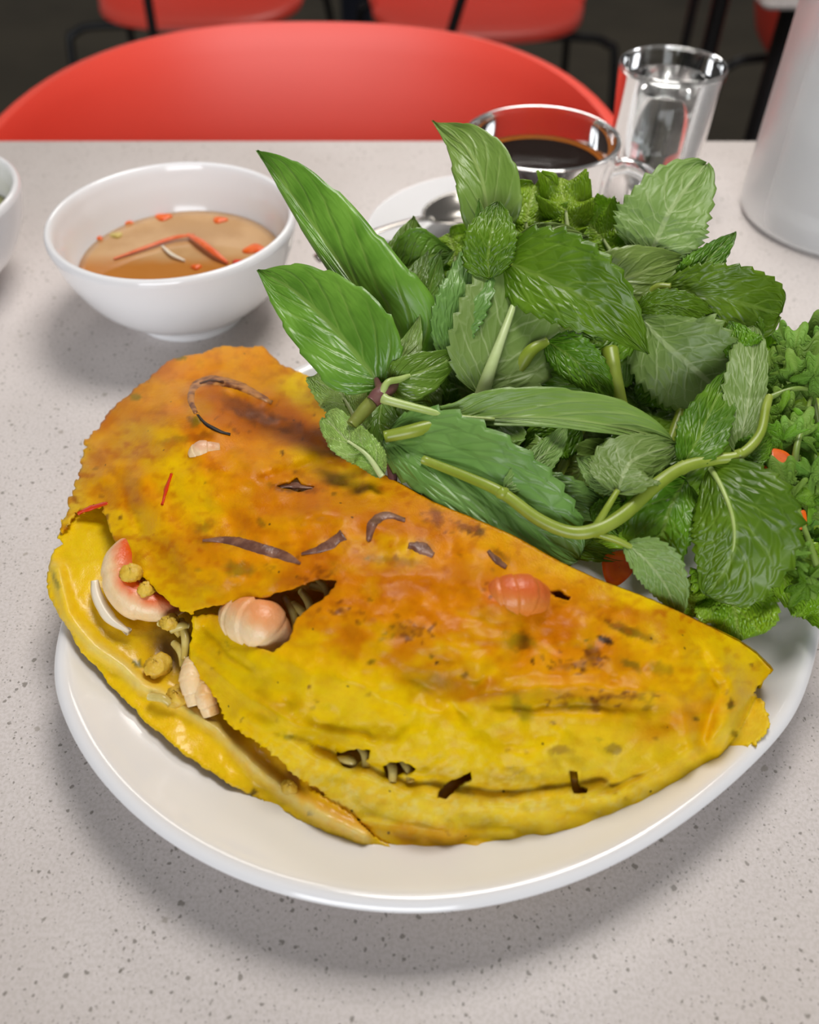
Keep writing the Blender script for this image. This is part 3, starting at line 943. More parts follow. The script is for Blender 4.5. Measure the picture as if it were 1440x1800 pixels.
Yb, Yp = srgb(238, 200, 0), srgb(228, 200, 60)
Or, Br, Dk, Bk = srgb(226, 140, 0), srgb(182, 94, 0), srgb(96, 48, 14), srgb(38, 22, 12)
Gr, Ol = srgb(92, 100, 24), srgb(150, 120, 10)
spots_u = [
    (520, 880, 430, 200, 28, Or, .9, .6), (300, 760, 170, 130, -20, Or, .85, .6), (400, 650, 150, 45, -8, Or, .9, .6), (860, 1060, 340, 110, 27, Or, .9, .6), (560, 1060, 180, 80, 10, Or, .55, .6),
    (250, 780, 70, 40, 20, Yb, .6, .6), (330, 860, 80, 40, 60, Yb, .7, .6), (220, 950, 60, 60, 40, Yb, .6, .6), (600, 830, 100, 24, 20, Yb, .6, .6), (690, 970, 60, 30, 10, Yb, .6, .6),
    (535, 682, 46, 34, 40, Yb, .85, .5), (470, 735, 90, 40, 15, Br, .8, .5), (560, 770, 80, 22, 35, Br, .85, .5), (610, 900, 140, 28, 15, Br, .55, .6), (450, 890, 40, 60, 0, Br, .4, .6), (840, 1210, 70, 22, 0, Br, .7, .6), (680, 1150, 120, 30, 20, Br, .5, .6),
    (700, 1020, 120, 30, 10, Br, .35, .6), (1230, 1270, 60, 40, -30, Or, .6, .6), (1150, 1290, 50, 24, -20, Or, .5, .6), (930, 1040, 80, 40, 10, Or, .8, .6), (540, 1010, 60, 18, -15, Br, .6, .5),
    (830, 1110, 60, 24, 10, Br, .3, .6), (1000, 1110, 120, 22, 25, Br, .5, .6), (1120, 1085, 60, 16, 25, Br, .5, .6), (270, 655, 60, 16, -40, Br, .6, .5), (200, 720, 60, 12, -50, Br, .5, .5),
    (760, 1400, 240, 40, 0, Yp, .55, .6), (950, 1400, 260, 60, -15, Yp, .5, .6), (620, 1390, 120, 40, 25, Yp, .4, .6), (1310, 1270, 50, 40, -40, Yp, .7, .6), (130, 850, 24, 70, 10, Yp, .75, .6),
    (740, 1470, 120, 22, 5, Or, .5, .6), (580, 1300, 150, 22, 30, Ol, .4, .6), (420, 1180, 60, 30, 20, Ol, .25, .6), (900, 1370, 200, 12, 5, Ol, .45, .6), (1000, 1230, 150, 14, 5, Ol, .4, .6), (760, 1200, 60, 30, 0, Ol, .3, .6),
    (430, 720, 60, 14, 25, Dk, .9, .4), (480, 740, 54, 13, 20, Dk, .95, .4), (470, 735, 26, 6, 20, Bk, .8, .5), (368, 700, 22, 40, 20, srgb(170, 96, 10), .6, .6), (600, 792, 34, 12, 30, Dk, .8, .4), (372, 672, 20, 7, 0, Bk, .8, .4), (330, 770, 50, 7, -10, Dk, .6, .5),
    (520, 858, 46, 8, 5, Dk, .8, .4), (768, 912, 10, 18, 0, Dk, .9, .4), (828, 930, 26, 8, 20, Bk, .8, .4), (915, 1128, 28, 14, 10, srgb(80, 66, 16), .85, .4), (1110, 1110, 46, 9, 22, srgb(104, 72, 14), .85, .4),
    (1040, 1145, 12, 18, 0, srgb(120, 70, 12), .8, .4), (1065, 1125, 15, 5, 25, Bk, .95, .3), (1070, 1090, 7, 5, 0, Bk, .95, .3), (1030, 1126, 5, 4, 0, Bk, .95, .3), (1078, 1316, 14, 11, 0, srgb(58, 40, 44), .95, .3), (935, 1162, 4, 4, 0, Bk, .9, .3),
    (770, 1166, 4, 4, 0, Bk, .9, .3), (650, 1055, 5, 3, 0, Bk, .9, .3), (1110, 1168, 20, 8, 30, Gr, .7, .4), (1160, 1175, 24, 10, 10, Gr, .5, .4), (915, 1245, 26, 14, 45, Gr, .55, .5), (760, 1200, 30, 12, 0, Ol, .5, .5), (985, 1320, 20, 8, 0, srgb(130, 92, 40), .6, .5),
    (905, 1352, 20, 8, 0, srgb(140, 104, 40), .6, .5), (1010, 1170, 36, 6, -5, Dk, .45, .6), (1020, 1237, 44, 9, -8, Dk, .5, .7), (1090, 1225, 40, 4, 0, Dk, .6, .5), (712, 1110, 30, 16, 0, srgb(128, 70, 10), .6, .7), (690, 985, 50, 8, 5, Dk, .5, .5), (600, 1060, 30, 6, 0, Br, .5, .5),
    (1285, 1000 + 236, 5, 9, 10, Bk, .8, .4), (1225, 1264, 6, 4, 0, Bk, .8, .4), (1305, 1318, 12, 6, -10, Bk, .8, .4), (1290, 1290, 5, 7, 10, Bk, .7, .4), (318, 628, 12, 5, 0, Gr, .9, .4), (240, 699, 9, 6, 0, Gr, .9, .4), (342, 742, 12, 8, 0, Gr, .8, .4), (420, 1000, 26, 12, 0, Gr, .6, .5), (360, 925, 20, 8, -20, Gr, .5, .5),
    (880, 975, 20, 6, 40, Dk, .6, .4), (745, 960, 20, 12, 20, Dk, .4, .4), (380, 950, 40, 8, 5, Dk, .4, .5), (100, 885, 8, 10, 30, Bk, .8, .4), (120, 845, 5, 8, 20, Gr, .8, .4), (118, 925, 5, 6, 20, Bk, .7, .4), (348, 1078, 6, 5, 0, Bk, .9, .3), (212, 960, 5, 4, 0, Bk, .8, .3),
    (905, 1050, 62, 30, 0, srgb(214, 110, 36), .85, .4), (550, 1245, 5, 4, 0, Bk, .5, .4), (1040, 1060, 90, 12, 25, Or, .5, .6), (320, 1160, 10, 10, 0, Yb, .3, .5)]


srng = np.random.RandomState(21)
for _ in range(130):
    x, y = srng.uniform(120, 1340), srng.uniform(620, 1490)
    r = srng.choice([2.6, 3.2, 4.0, 5.0], p=[.4, .3, .2, .1])
    spots_u.append((x, y, r * srng.uniform(1, 2.2), r, srng.uniform(-40, 60), [Bk, Dk, Dk, srgb(120, 66, 8), Gr][srng.randint(5)], srng.uniform(.35, .9), .5))
for cx, cy, n_, sx, sy in ((712, 1110, 22, 26, 12), (1012, 1168, 16, 34, 8), (1022, 1236, 26, 36, 9), (1095, 1226, 14, 34, 5), (1045, 1150, 10, 10, 16), (760, 905, 12, 10, 16), (830, 930, 14, 20, 7), (470, 735, 26, 60, 16), (600, 1075, 12, 26, 8), (905, 1050, 16, 40, 18), (560, 1005, 18, 40, 9)):
    for _ in range(n_):
        spots_u.append((cx + srng.normal() * sx, cy + srng.normal() * sy, srng.uniform(3, 8), srng.uniform(2.2, 3.4), srng.uniform(-60, 60), Dk, srng.uniform(.4, .8), .5))


def upper_sdf(P):
    n = 9 * (fbm(P[:, 0] / 22, P[:, 1] / 22, 3) - 0.5) + 5 * (fbm(P[:, 0] / 6, P[:, 1] / 6, 2) - 0.5)
    d = sdf_poly(P, UPPER)
    back = dist_line(P, BACK)
    lc = np.exp(-(dist_line(P, [(150, 775), (120, 860), (104, 940)]) / 30) ** 2) + np.exp(-(dist_line(P, [(1350, 1240), (1345, 1296), (1290, 1335)]) / 24) ** 2) + .8 * np.exp(-(dist_line(P, [(385, 1240), (425, 1290), (480, 1330), (620, 1432)]) / 20) ** 2)
    d = d + n * np.clip(back / 40, 0.12, 1) * (1 + 1.6 * lc) + 3 * lc
    for h in HOLES:
        d = np.maximum(d, -(sdf_poly(P, h) + 0.7 * n))
    return d


def zu(P, relief=True):
    z = ZU(P)
    if relief:
        dd = np.clip(-sdf_poly(P, UPPER) / 45.0, 0.12, 1)
        z = z + dd * (0.0085 * (fbm(P[:, 0] / 95 + 3, P[:, 1] / 75, 3) - 0.5) + 0.0013 * (fbm(P[:, 0] / 30, P[:, 1] / 24, 2) - 0.5))
        # folds running along the front skirt and lumps over the filling
        z = z + 0.0026 * np.exp(-(dist_line(P, [(420, 1260), (560, 1335), (720, 1400), (900, 1420), (1080, 1395), (1220, 1320)]) / 14) ** 2)
        z = z - 0.0028 * np.exp(-(dist_line(P, [(560, 1310), (720, 1375), (900, 1392), (1060, 1370)]) / 10) ** 2)
        z = z + 0.0022 * np.exp(-(dist_line(P, [(860, 1215), (1000, 1205), (1140, 1215), (1230, 1230)]) / 16) ** 2)
        z = z - 0.0018 * np.exp(-(dist_line(P, [(880, 1240), (1000, 1240), (1140, 1245)]) / 12) ** 2)
        z = z + 0.0035 * np.exp(-(((P[:, 0] - 905) / 55) ** 2 + ((P[:, 1] - 1050) / 28) ** 2))
        z = z + 0.0024 * np.exp(-(dist_line(P, [(345, 735), (335, 690), (390, 668), (470, 700)]) / 12) ** 2)
        z = z - 0.0020 * np.exp(-(dist_line(P, [(370, 720), (440, 740), (500, 760), (590, 800)]) / 14) ** 2)
        z = z + 0.0022 * np.exp(-(dist_line(P, [(250, 860), (300, 930), (330, 1000)]) / 22) ** 2)
        z = z + 0.0020 * np.exp(-(dist_line(P, [(1270, 1180), (1300, 1225), (1255, 1300)]) / 14) ** 2)
        xr = np.interp(P[:, 1], [1150, 1215, 1260, 1330], [1420, 1322, 1292, 1262])
        t = np.clip((P[:, 0] - xr) / 22, 0, 1)
        z = z - 0.0075 * t * t * (3 - 2 * t) * np.clip((P[:, 1] - 1205) / 20, 0, 1)
        z = np.maximum(z, np.interp(P[:, 0], [1200, 1290, 1360], [0.0135, 0.0215, 0.0270]))
        # small tongue of skin hanging at the left of the torn hole, creases in the skirt
        z = z - 0.0050 * np.exp(-(((P[:, 0] - 368) / 34) ** 2 + ((P[:, 1] - 1112) / 34) ** 2))
        for ln, amp, wd in (([(345, 1150), (420, 1215), (520, 1275), (640, 1300)], .0016, 9), ([(360, 1100), (400, 1150), (440, 1175)], -.0014, 7), ([(640, 1440), (780, 1465), (900, 1462)], .0015, 8),
                            ([(700, 1180), (790, 1235), (860, 1290)], -.0014, 16), ([(1150, 1180), (1200, 1240), (1210, 1310)], .0014, 14), ([(1235, 1150), (1262, 1215), (1235, 1300)], -.0016, 10),
                            ([(480, 1150), (600, 1190), (700, 1250)], .0016, 18), ([(930, 1420), (1040, 1400), (1150, 1350)], -.0015, 8), ([(150, 800), (215, 850), (250, 930)], -.0016, 14), ([(470, 840), (560, 815), (640, 830)], -.0016, 10), ([(380, 880), (470, 915), (600, 900), (700, 940)], .0014, 14)):
            z = z + amp * np.exp(-(dist_line(P, ln) / wd) ** 2)
    return z


crepe_base = at_z(720, 1150, 0.0125)
crepe = thing('stuffed_crepe', 'large folded yellow crepe with browned spots and torn holes lying across the plate', 'crepe', crepe_base)
P, q, be = sheet(upper_sdf, 3.5, (70, 590, 1390, 1530))
W = at_z(P[:, 0], P[:, 1], zu(P))
C = paint(P, Yb, spots_u)
mot = fbm(P[:, 0] / 34, P[:, 1] / 30, 4)
C = C * (1 - 0.22 * np.clip((mot - 0.45) * 3, 0, 1)[:, None] * np.array([0.15, 0.55, 1.0]))
reg = np.clip((1180 + 0.16 * (P[:, 0] - 700) - P[:, 1]) / 160, 0, 1)
fr = np.clip((fbm(P[:, 0] / 70 + 2, P[:, 1] / 46 + 8, 4) - 0.46) * 5.5, 0, 1) * reg * 0.42 + np.clip((fbm(P[:, 0] / 16 + 1, P[:, 1] / 11, 3) - 0.52) * 5, 0, 1) * (0.12 + 0.30 * reg)
C = C * (1 - fr[:, None]) + fr[:, None] * np.array(srgb(186, 98, 0))
lt_ = np.clip((fbm(P[:, 0] / 60 + 12, P[:, 1] / 40 + 3, 3) - 0.50) * 6, 0, 1) * (0.45 - 0.3 * reg)
C = C * (1 - lt_[:, None]) + lt_[:, None] * np.array(Yb)
lace = np.clip((fbm(P[:, 0] / 9, P[:, 1] / 7, 3) - 0.5) * 5, 0, 1) * np.clip((P[:, 1] - 1280 - 0.1 * (P[:, 0] - 600)) / 100, 0, 1) * np.clip((1480 - P[:, 1]) / 60, 0, 1)
C = C * (1 - 0.6 * lace[:, None]) + 0.6 * lace[:, None] * np.array(srgb(226, 206, 110))
faces = q.tolist()
# the far side of the fold drops behind the ridge to the plate
bl = dist_line(P, BACK) < 9
bm = [(a, b) for a, b in be.tolist() if bl[a] and bl[b]]
vid = sorted({i for e in bm for i in e})
newV, newC = [W], [C]
prev = {i: i for i in vid}
count = len(W)
zs = W[vid, 2]
for (dy, k) in ((0.0012, 0.93), (0.0025, 0.78), (0.003, 0.55), (0.002, 0.28), (0.0, 0.04)):
    row = W[vid].copy()
    row[:, 1] += dy
    row[:, 0] += dy * 0.15
    row[:, 2] = 0.0135 + (zs - 0.0135) * k
    cur = {i: count + j for j, i in enumerate(vid)}
    for a, b in bm:
        faces.append([prev[b], prev[a], cur[a], cur[b]])
    newV.append(row)
    newC.append(C[vid])
    count += len(vid)
    prev = cur
mesh('upper_flap', np.vstack(newV), faces, M_crepe, crepe, col=np.vstack(newC), solid=(0.0009, -1))


def lower_sdf(P):
    n = 10 * (fbm(P[:, 0] / 20 + 5, P[:, 1] / 20, 3) - 0.5) + 4 * (fbm(P[:, 0] / 6, P[:, 1] / 6, 2) - 0.5)
    return sdf_poly(P, LOWER) + n


LIP = [(100, 1000), (120, 1080), (165, 1135), (215, 1170), (250, 1205), (320, 1240), (380, 1280), (440, 1340), (500, 1392), (560, 1430), (640, 1470)]
P, q, be = sheet(lower_sdf, 4.0, (70, 840, 1180, 1520))
dl = dist_line(P, LIP)
z = ZL(P) + 0.0030 * np.exp(-(dl / 13) ** 2) + 0.0030 * (fbm(P[:, 0] / 70, P[:, 1] / 70, 2) - 0.5) + 0.0008 * (fbm(P[:, 0] / 18, P[:, 1] / 18, 3) - 0.5)
z = np.minimum(z, zu(P, False) - 0.0022 + 0.02 * (sdf_poly(P, UPPER) > 0))
z = np.maximum(z, 0.0118)
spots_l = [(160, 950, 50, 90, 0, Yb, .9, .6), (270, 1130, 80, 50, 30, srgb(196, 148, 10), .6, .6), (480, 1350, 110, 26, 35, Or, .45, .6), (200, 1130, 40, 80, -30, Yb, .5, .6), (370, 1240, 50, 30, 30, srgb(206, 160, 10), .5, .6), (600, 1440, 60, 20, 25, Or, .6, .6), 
           (310, 1130, 40, 50, 0, srgb(110, 76, 14), .8, .5), (95, 1010, 10, 50, -15, Yp, .6, .5), (445, 1392, 7, 6, 0, Bk, .8, .4), (545, 1430, 5, 5, 0, Bk, .8, .4), (240, 1165, 10, 5, 40, Gr, .9, .4), (97, 1020, 4, 16, -20, Gr, .7, .5), (350, 1160, 20, 30, 0, Bk, .5, .5), (520, 1060, 90, 50, 0, srgb(170, 118, 26), .8, .5), (620, 1330, 60, 30, 0, srgb(160, 112, 30), .8, .5), (700, 1350, 60, 30, 0, srgb(180, 130, 40), .8, .5), (800, 1385, 50, 30, 0, srgb(200, 128, 10), .8, .5), (1015, 1380, 30, 30, 0, srgb(190, 128, 10), .8, .5), (985, 1046, 40, 20, 0, Dk, .8, .5)]  # browner spots lie under the holes and in the left opening
C = paint(P, srgb(252, 206, 6), spots_l)
k = (np.exp(-(dl / 11) ** 2) * (0.35 + 0.9 * fbm(P[:, 0] / 14, P[:, 1] / 14, 2)))[:, None] * np.clip((P[:, 1:2] - 1060) / 80, 0.2, 1)
k = np.clip(k, 0, .85)
C = C * (1 - k) + k * np.array(srgb(234, 212, 128))
mesh('lower_flap', at_z(P[:, 0], P[:, 1], z), q.tolist(), M_crepe_in, crepe, col=C, solid=(0.0011, -1))


def on_crepe(x, y, dz):
    P = np.array([[x, y]], float)
    return at_z(x, y, float(zu(P)[0]) + dz)


def in_crepe(x, y, dz):
    P = np.array([[x, y]], float)
    return at_z(x, y, float(ZL(P)[0]) + dz)


# pieces baked into the batter (strips lie flush in the surface)
def strip(name, pix, w, m, label, cat, dz=0.0006, thick=0.0009, group=None, fn=None, rag=0.25):
    pts = catmull(np.array(pix, float), 26)
    W = np.interp(np.linspace(0, 1, 26), np.linspace(0, 1, len(w)), w)
    T = np.gradient(pts, axis=0)
    T /= np.linalg.norm(T, axis=1)[:, None] + 1e-9
    N = np.column_stack([-T[:, 1], T[:, 0]])
    seed = pix[0][0] * 0.37
    rows = []
    vs = np.linspace(-1, 1, 7)
    for i in range(26):
        for v in vs:
            r = 1 + rag * 2 * (fbm(np.array([i * 0.35 + seed]), np.array([v * 0.8 + 4 + seed]), 2)[0] - 0.5)
            p = pts[i] + N[i] * v * W[i] / 2 * r
            g = fn or on_crepe
            rows.append(g(p[0], p[1], dz - 0.0009 * v * v))
    return put(mesh(name, np.array(rows), [tuple(reversed(a)) for a in grid_faces(26, 7)], m, solid=(thick, -1)), label, cat, group)


strip('pork_strip', [(356, 950), (400, 949), (450, 962), (500, 978), (527, 990)], [5, 18, 24, 22, 6], M_pork, 'long brown pork strip lying in the crepe above the torn shrimp hole', 'meat')
strip('pork_strip', [(530, 974), (570, 962), (604, 940)], [5, 20, 26], M_pork, 'short wedge shaped pork strip to the right of the long brown strip', 'meat')
strip('pork_strip', [(648, 950), (656, 920), (680, 906), (712, 914)], [12, 22, 16, 10], M_pork, 'hooked pinkish pork piece in the middle of the crepe', 'meat')
strip('pork_strip', [(718, 958), (742, 964), (762, 976)], [12, 28, 14], M_pork, 'small brown pork piece right of the hooked piece in the crepe', 'meat')
strip('pork_strip', [(858, 968), (872, 984), (890, 997)], [8, 16, 12], M_pork, 'little brown pork piece near the far fold above the pink shrimp', 'meat')
strip('pork_strip', [(492, 858), (520, 854), (556, 858)], [4, 12, 5], M_pork, 'thin brown pork sliver in the slit near the upper left of the crepe', 'meat', dz=-0.0008)
strip('onion_ring', [(344, 726), (335, 700), (346, 676), (380, 668), (430, 682), (478, 708)], [10, 16, 18, 20, 20, 10], M_onion, 'browned onion ring curving in the upper left of the crepe', 'onion')
strip('onion_sliver', [(352, 674), (372, 668), (392, 672)], [3, 7, 3], M_char, 'short blackened onion sliver on top of the browned onion ring', 'onion', dz=.0011)
strip('onion_sliver', [(346, 728), (362, 745), (384, 757), (405, 764)], [3, 8, 8, 4], plain('black_char', srgb(34, 24, 16), 0.45), 'blackened onion sliver below the browned ring', 'onion')
strip('chili_sliver', [(286, 886), (292, 860), (302, 832)], [4, 9, 5], M_chili, 'upright red chili sliver in the left part of the crepe', 'chili')
strip('chili_sliver', [(136, 903), (158, 893), (188, 884)], [4, 10, 7], M_chili, 'red chili sliver on the left torn edge of the crepe', 'chili')


def shrimp(name, pix, radii, gfn, label, cols, seg=7, group=None, n=26, side=(0.3, 0.3, 0.8), cat='shrimp'):
    P = np.array([gfn(x, y, dz) for x, y, dz in pix])
    m = 64
    V, f = tube(P, radii, n, m)
    t = np.repeat(np.linspace(0, 1, m), n)
    th = np.tile(np.linspace(0, 2 * math.pi, n, endpoint=False), m)
    Cn = np.repeat(catmull(P, m), n, axis=0)
    saw = (t * seg) % 1.0
    off = (V - Cn) / (np.linalg.norm(V - Cn, axis=1)[:, None] + 1e-9)
    sd_ = np.array(side) / np.linalg.norm(side)
    sc = 1 + 0.06 * saw - 0.04 * np.exp(-((saw - 0.04) / 0.12) ** 2)
    V = Cn + (V - Cn) * sc[:, None]
    c0, c1 = np.array(cols[0]), np.array(cols[1])
    k = np.clip((off @ sd_) * 1.9 - 0.45 + 0.9 * (fbm(t * 11, th * 1.5, 3) - 0.5), 0, 1) * (0.75 + 0.25 * np.abs(np.sin(t * seg * math.pi)))
    C = c0 * (1 - k[:, None]) + c1 * k[:, None]
    return put(mesh(name, V, f, M_shrimp, col=C), label, cat, group)


PK, WH, ORG = srgb(236, 160, 104), srgb(246, 218, 176), srgb(230, 92, 10)
shrimp('shrimp', [(232, 950, .008), (214, 985, .008), (214, 1024, .007), (238, 1056, .006), (280, 1066, .005), (322, 1060, .001)], [.003, .0054, .0060, .0057, .0048, .003], in_crepe,
       'curled shrimp with orange middle in the left opening of the crepe', (WH, ORG), 3, side=(.75, .30, .72))
shrimp('shrimp', [(408, 1080, .012), (432, 1090, .0150), (464, 1100, .0150), (490, 1128, .010)], [.0050, .0072, .0074, .0050], in_crepe,
       'plump pink shrimp showing through the torn hole of the crepe', (WH, PK), 4)
shrimp('shrimp', [(338, 1160, .005), (336, 1195, .006), (346, 1240, .003)], [.0024, .0036, .0026], in_crepe, 'pale shrimp tail at the foot of the left opening, left of another', (WH, WH), 4)
shrimp('shrimp', [(362, 1192, .005), (362, 1222, .005), (372, 1258, .002)], [.0022, .0034, .0024], in_crepe, 'pale shrimp tail half under the upper flap by the left opening', (WH, srgb(230, 180, 110)), 4)
shrimp('shrimp', [(852, 1062, -.0060), (885, 1050, -.0036), (925, 1047, -.0034), (966, 1062, -.0062)], [.003, .0058, .0058, .003], on_crepe, 'pink shrimp bulging through the skin near the far fold of the crepe', (srgb(226, 140, 62), srgb(214, 104, 48)), 6)
shrimp('shrimp', [(338, 802, -.0018), (355, 792, -.0008), (386, 792, -.0018)], [.0022, .0034, .0024], on_crepe, 'small pale shrimp bit under the browned onion ring', (WH, srgb(226, 176, 140)), 3)
strip('squid_strip', [(166, 1020), (172, 1050), (192, 1085), (226, 1110)], [14, 22, 22, 8], M_squid, 'white squid strip in the left opening beside the curled shrimp', 'squid', dz=.0050, thick=.002, fn=in_crepe, rag=.1)

spr = [((300, 1108), (330, 1100), .006), ((318, 1090), (324, 1160), .005), ((306, 1130), (322, 1172), .003), ((530, 1040), (548, 1090), .012), ((548, 1030), (590, 1052), .012), ((515, 1062), (540, 1100), .010), ((500, 1050), (520, 1110), .009),
       ((560, 1022), (580, 1060), .013), ((596, 1336), (625, 1346), .001), ((630, 1308), (644, 1350), .0025), ((680, 1332), (690, 1376), .002), ((700, 1328), (722, 1374), .0025), ((280, 1095), (318, 1118), .004), ((262, 1225), (300, 1238), .003)]
SPL = ['bean sprout lying across under the curled shrimp', 'upright bean sprout at the right of the left opening', 'short slanting bean sprout in the left opening beside the upright one',
       'bean sprout in the torn hole just right of the pink shrimp', 'bean sprout in the torn hole, the second one right of the shrimp', 'bean sprout lowest in the torn hole beside the shrimp', 'bean sprout half behind the pink shrimp in the torn hole',
       'bean sprout at the far right corner of the torn hole', 'bean sprout lying flat in the leftmost small hole of the front skirt', 'bean sprout at the right rim of the leftmost small front hole',
       'left bean sprout in the second small hole of the front skirt', 'right bean sprout in the second small hole of the front skirt', 'bean sprout below the mung bean crumb under the curled shrimp', 'bean sprout beside the yellow lump at the foot of the left opening']
for (a, c, dz), lb in zip(spr, SPL):
    mid = ((a[0] + c[0]) / 2 + 5, (a[1] + c[1]) / 2 - 4)
    V, f = tube([in_crepe(a[0], a[1], dz), in_crepe(mid[0], mid[1], dz + .001), in_crepe(c[0], c[1], dz)], [.0012, .0014, .0011], 8, 12)
    put(mesh('bean_sprout', V, f, M_sprout), lb, 'bean sprout', 'bean sprouts in the filling')
for i, (x, y, r, dz, lb) in enumerate(((232, 1008, 19, .0125, 'yellow mung bean crumb on the curled shrimp, the upper one'), (258, 1036, 17, .010, 'yellow mung bean crumb at the edge of the flap over the curled shrimp'), (300, 1095, 17, .007, 'tan mung bean crumb below the curled shrimp'),
                                       (312, 1225, 22, .002, 'yellow mung bean lump at the bottom of the left opening'), (275, 1170, 22, .002, 'flat yellow mung bean lump in the middle of the left opening'), (509, 1385, 13, .002, 'pale mung bean on the front lip of the crepe'))):
    p = in_crepe(x, y, dz)
    n_ = 16
    th, ph = np.meshgrid(np.linspace(0, 2 * math.pi, 20, endpoint=False), np.linspace(0.05, math.pi - 0.05, n_), indexing='ij')
    rr = r * 0.27 / 1500 * (1 + 0.9 * (fbm(np.cos(th) * 2.2 + 5 + i * 3.1, ph * 2.4 + np.sin(th) * 2.2) - 0.5))
    V = np.stack([p[0] + rr * np.sin(ph) * np.cos(th), p[1] + rr * np.sin(ph) * np.sin(th), p[2] + 0.75 * rr * np.cos(ph)], -1).reshape(-1, 3)
    put(mesh('mung_bean', V, [tuple(reversed(a)) for a in grid_faces(20, n_, wrap_u=True)], M_bean), lb, 'bean')

# ------------------------------------------------------------------ herbs
def leaf(parent, kind, pts, wl, wr, sl=0.15, sr=0.15, lift=0.0, under=False, teeth=None, ruffle=0.0, rfreq=2.0, a=None, bb=None, curl=0.0, quilt=None, tooth=None, name='leaf', place=pile, seed=None):
    """One leaf blade with midrib along pts (survey pixels + towards-eye offset), half widths wl / wr, slopes of each half."""
    mint = kind in ('mt', 'ms')
    teeth = teeth or (12 if mint else 6)
    per = 5 if mint else 9
    nu, nh = teeth * per + 1, 9
    A = a if a is not None else (0.52 if mint else 0.75)
    Bx = bb if bb is not None else (0.78 if mint else 1.1)
    amp = tooth if tooth is not None else (0.13 if mint else 0.06)
    qa = quilt if quilt is not None else (0.00055 if mint else 0.0003)
    seed = seed if seed is not None else (pts[0][0] * 0.61 + pts[-1][1] * 0.37)
    Q = np.array([(p[0], p[1], p[2] if len(p) > 2 else 0.0) for p in pts], float)
    Q = catmull(Q, nu)
    C = place(Q[:, 0], Q[:, 1], lift + Q[:, 2])
    T = np.gradient(C, axis=0)
    T /= np.linalg.norm(T, axis=1)[:, None] + 1e-12
    Vw = CAM - C
    dep = np.linalg.norm(Vw, axis=1)
    Vw /= dep[:, None]
    S = np.cross(Vw, T)
    S /= np.linalg.norm(S, axis=1)[:, None] + 1e-12
    # smooth the side direction along the blade so that bends do not tear it
    N = np.cross(T, S)
    u = np.linspace(0, 1, nu)
    pk = A / (A + Bx)
    w = (np.clip(u, 1e-4, 1) ** A * np.clip(1 - u, 1e-4, 1) ** Bx) / (pk ** A * (1 - pk) ** Bx)
    w = np.maximum(w, 0.02)
    saw = (u * teeth) % 1.0
    px = np.mean(dep) / F
    V, UV = [], []
    vs = np.concatenate([-np.linspace(1, 0, nh) ** 0.9, np.linspace(0, 1, nh)[1:] ** 0.9])
    for v in vs:
        av = abs(v)
        hw = (wl if v < 0 else wr) * px
        sg = -1.0 if v > 0 else 1.0                      # S points to the left of the base-to-tip direction
        edge = 1 + amp * (saw * (0.6 + 0.8 * fbm(u * teeth * 0.7 + seed, np.full(nu, seed), 2)) - 0.5) * av ** 4 * (w > 0.08)
        wob = 1 + 0.26 * (fbm(u * 3 + seed, np.full(nu, (1 if v > 0 else 2) + seed)) - 0.5)
        off = hw * w * av * edge * wob
        slp = sl if v < 0 else sr
        nn = off * slp * (1 - 0.35 * av)
        nn = nn + ruffle * av ** 1.6 * (np.sin(2 * math.pi * rfreq * u + (2.1 if v > 0 else 0.3) + seed) + 0.25 * av * np.sin(2 * math.pi * rfreq * 2.3 * u + 1.3 * seed))
        nn = nn + 0.008 * av * (fbm(u * 2.2 + seed + 9, np.full(nu, v * 0.9 + seed)) - 0.5) * min(1.0, (wl + wr) / 120)
        ph = ((u - 0.34 * av) * 6) % 1.0
        nn = nn + qa * np.sin(ph * math.pi) ** 2 * (1 - av ** 6) * (1 - np.exp(-(av / 0.10) ** 2)) * (-1 if under else 1)
        nn = nn - curl * (wl + wr) * px * av ** 2 * 0.5
        V.append(C + S * (sg * off)[:, None] + N * nn[:, None])
        UV.append(np.column_stack([u, np.full(nu, 0.5 + 0.5 * v)]))
    V = np.array(V)
    V[..., 2] = np.maximum(V[..., 2], 0.0128)
    mats = LEAF[kind]
    if under:
        mats = (mats[1], mats[0])
    return mesh(name, V.reshape(-1, 3), grid_faces(len(vs), nu), list(mats), parent, uv=np.array(UV).reshape(-1, 2), solid=(0.00028, -1))


def stalk(parent, pts, rad, m, name='stem', lift=0.0, n=10, place=pile):
    """Round stem through survey pixels; rad in pixels."""
    P = np.array([place(p[0], p[1], lift + (p[2] if len(p) > 2 else 0)) for p in pts])
    k = np.mean(np.linalg.norm(CAM - P, axis=1)) / F
    r = np.array(rad, float) * k if np.ndim(rad) else rad * k
    V, f = tube(P, r, n, len(pts) * 7)
    return mesh(name, V, f, m, parent)


def herb(name, label, cat, x, y, lift=0.0):
    b = pile(x, y, lift)
    return thing(name, label, cat, b)


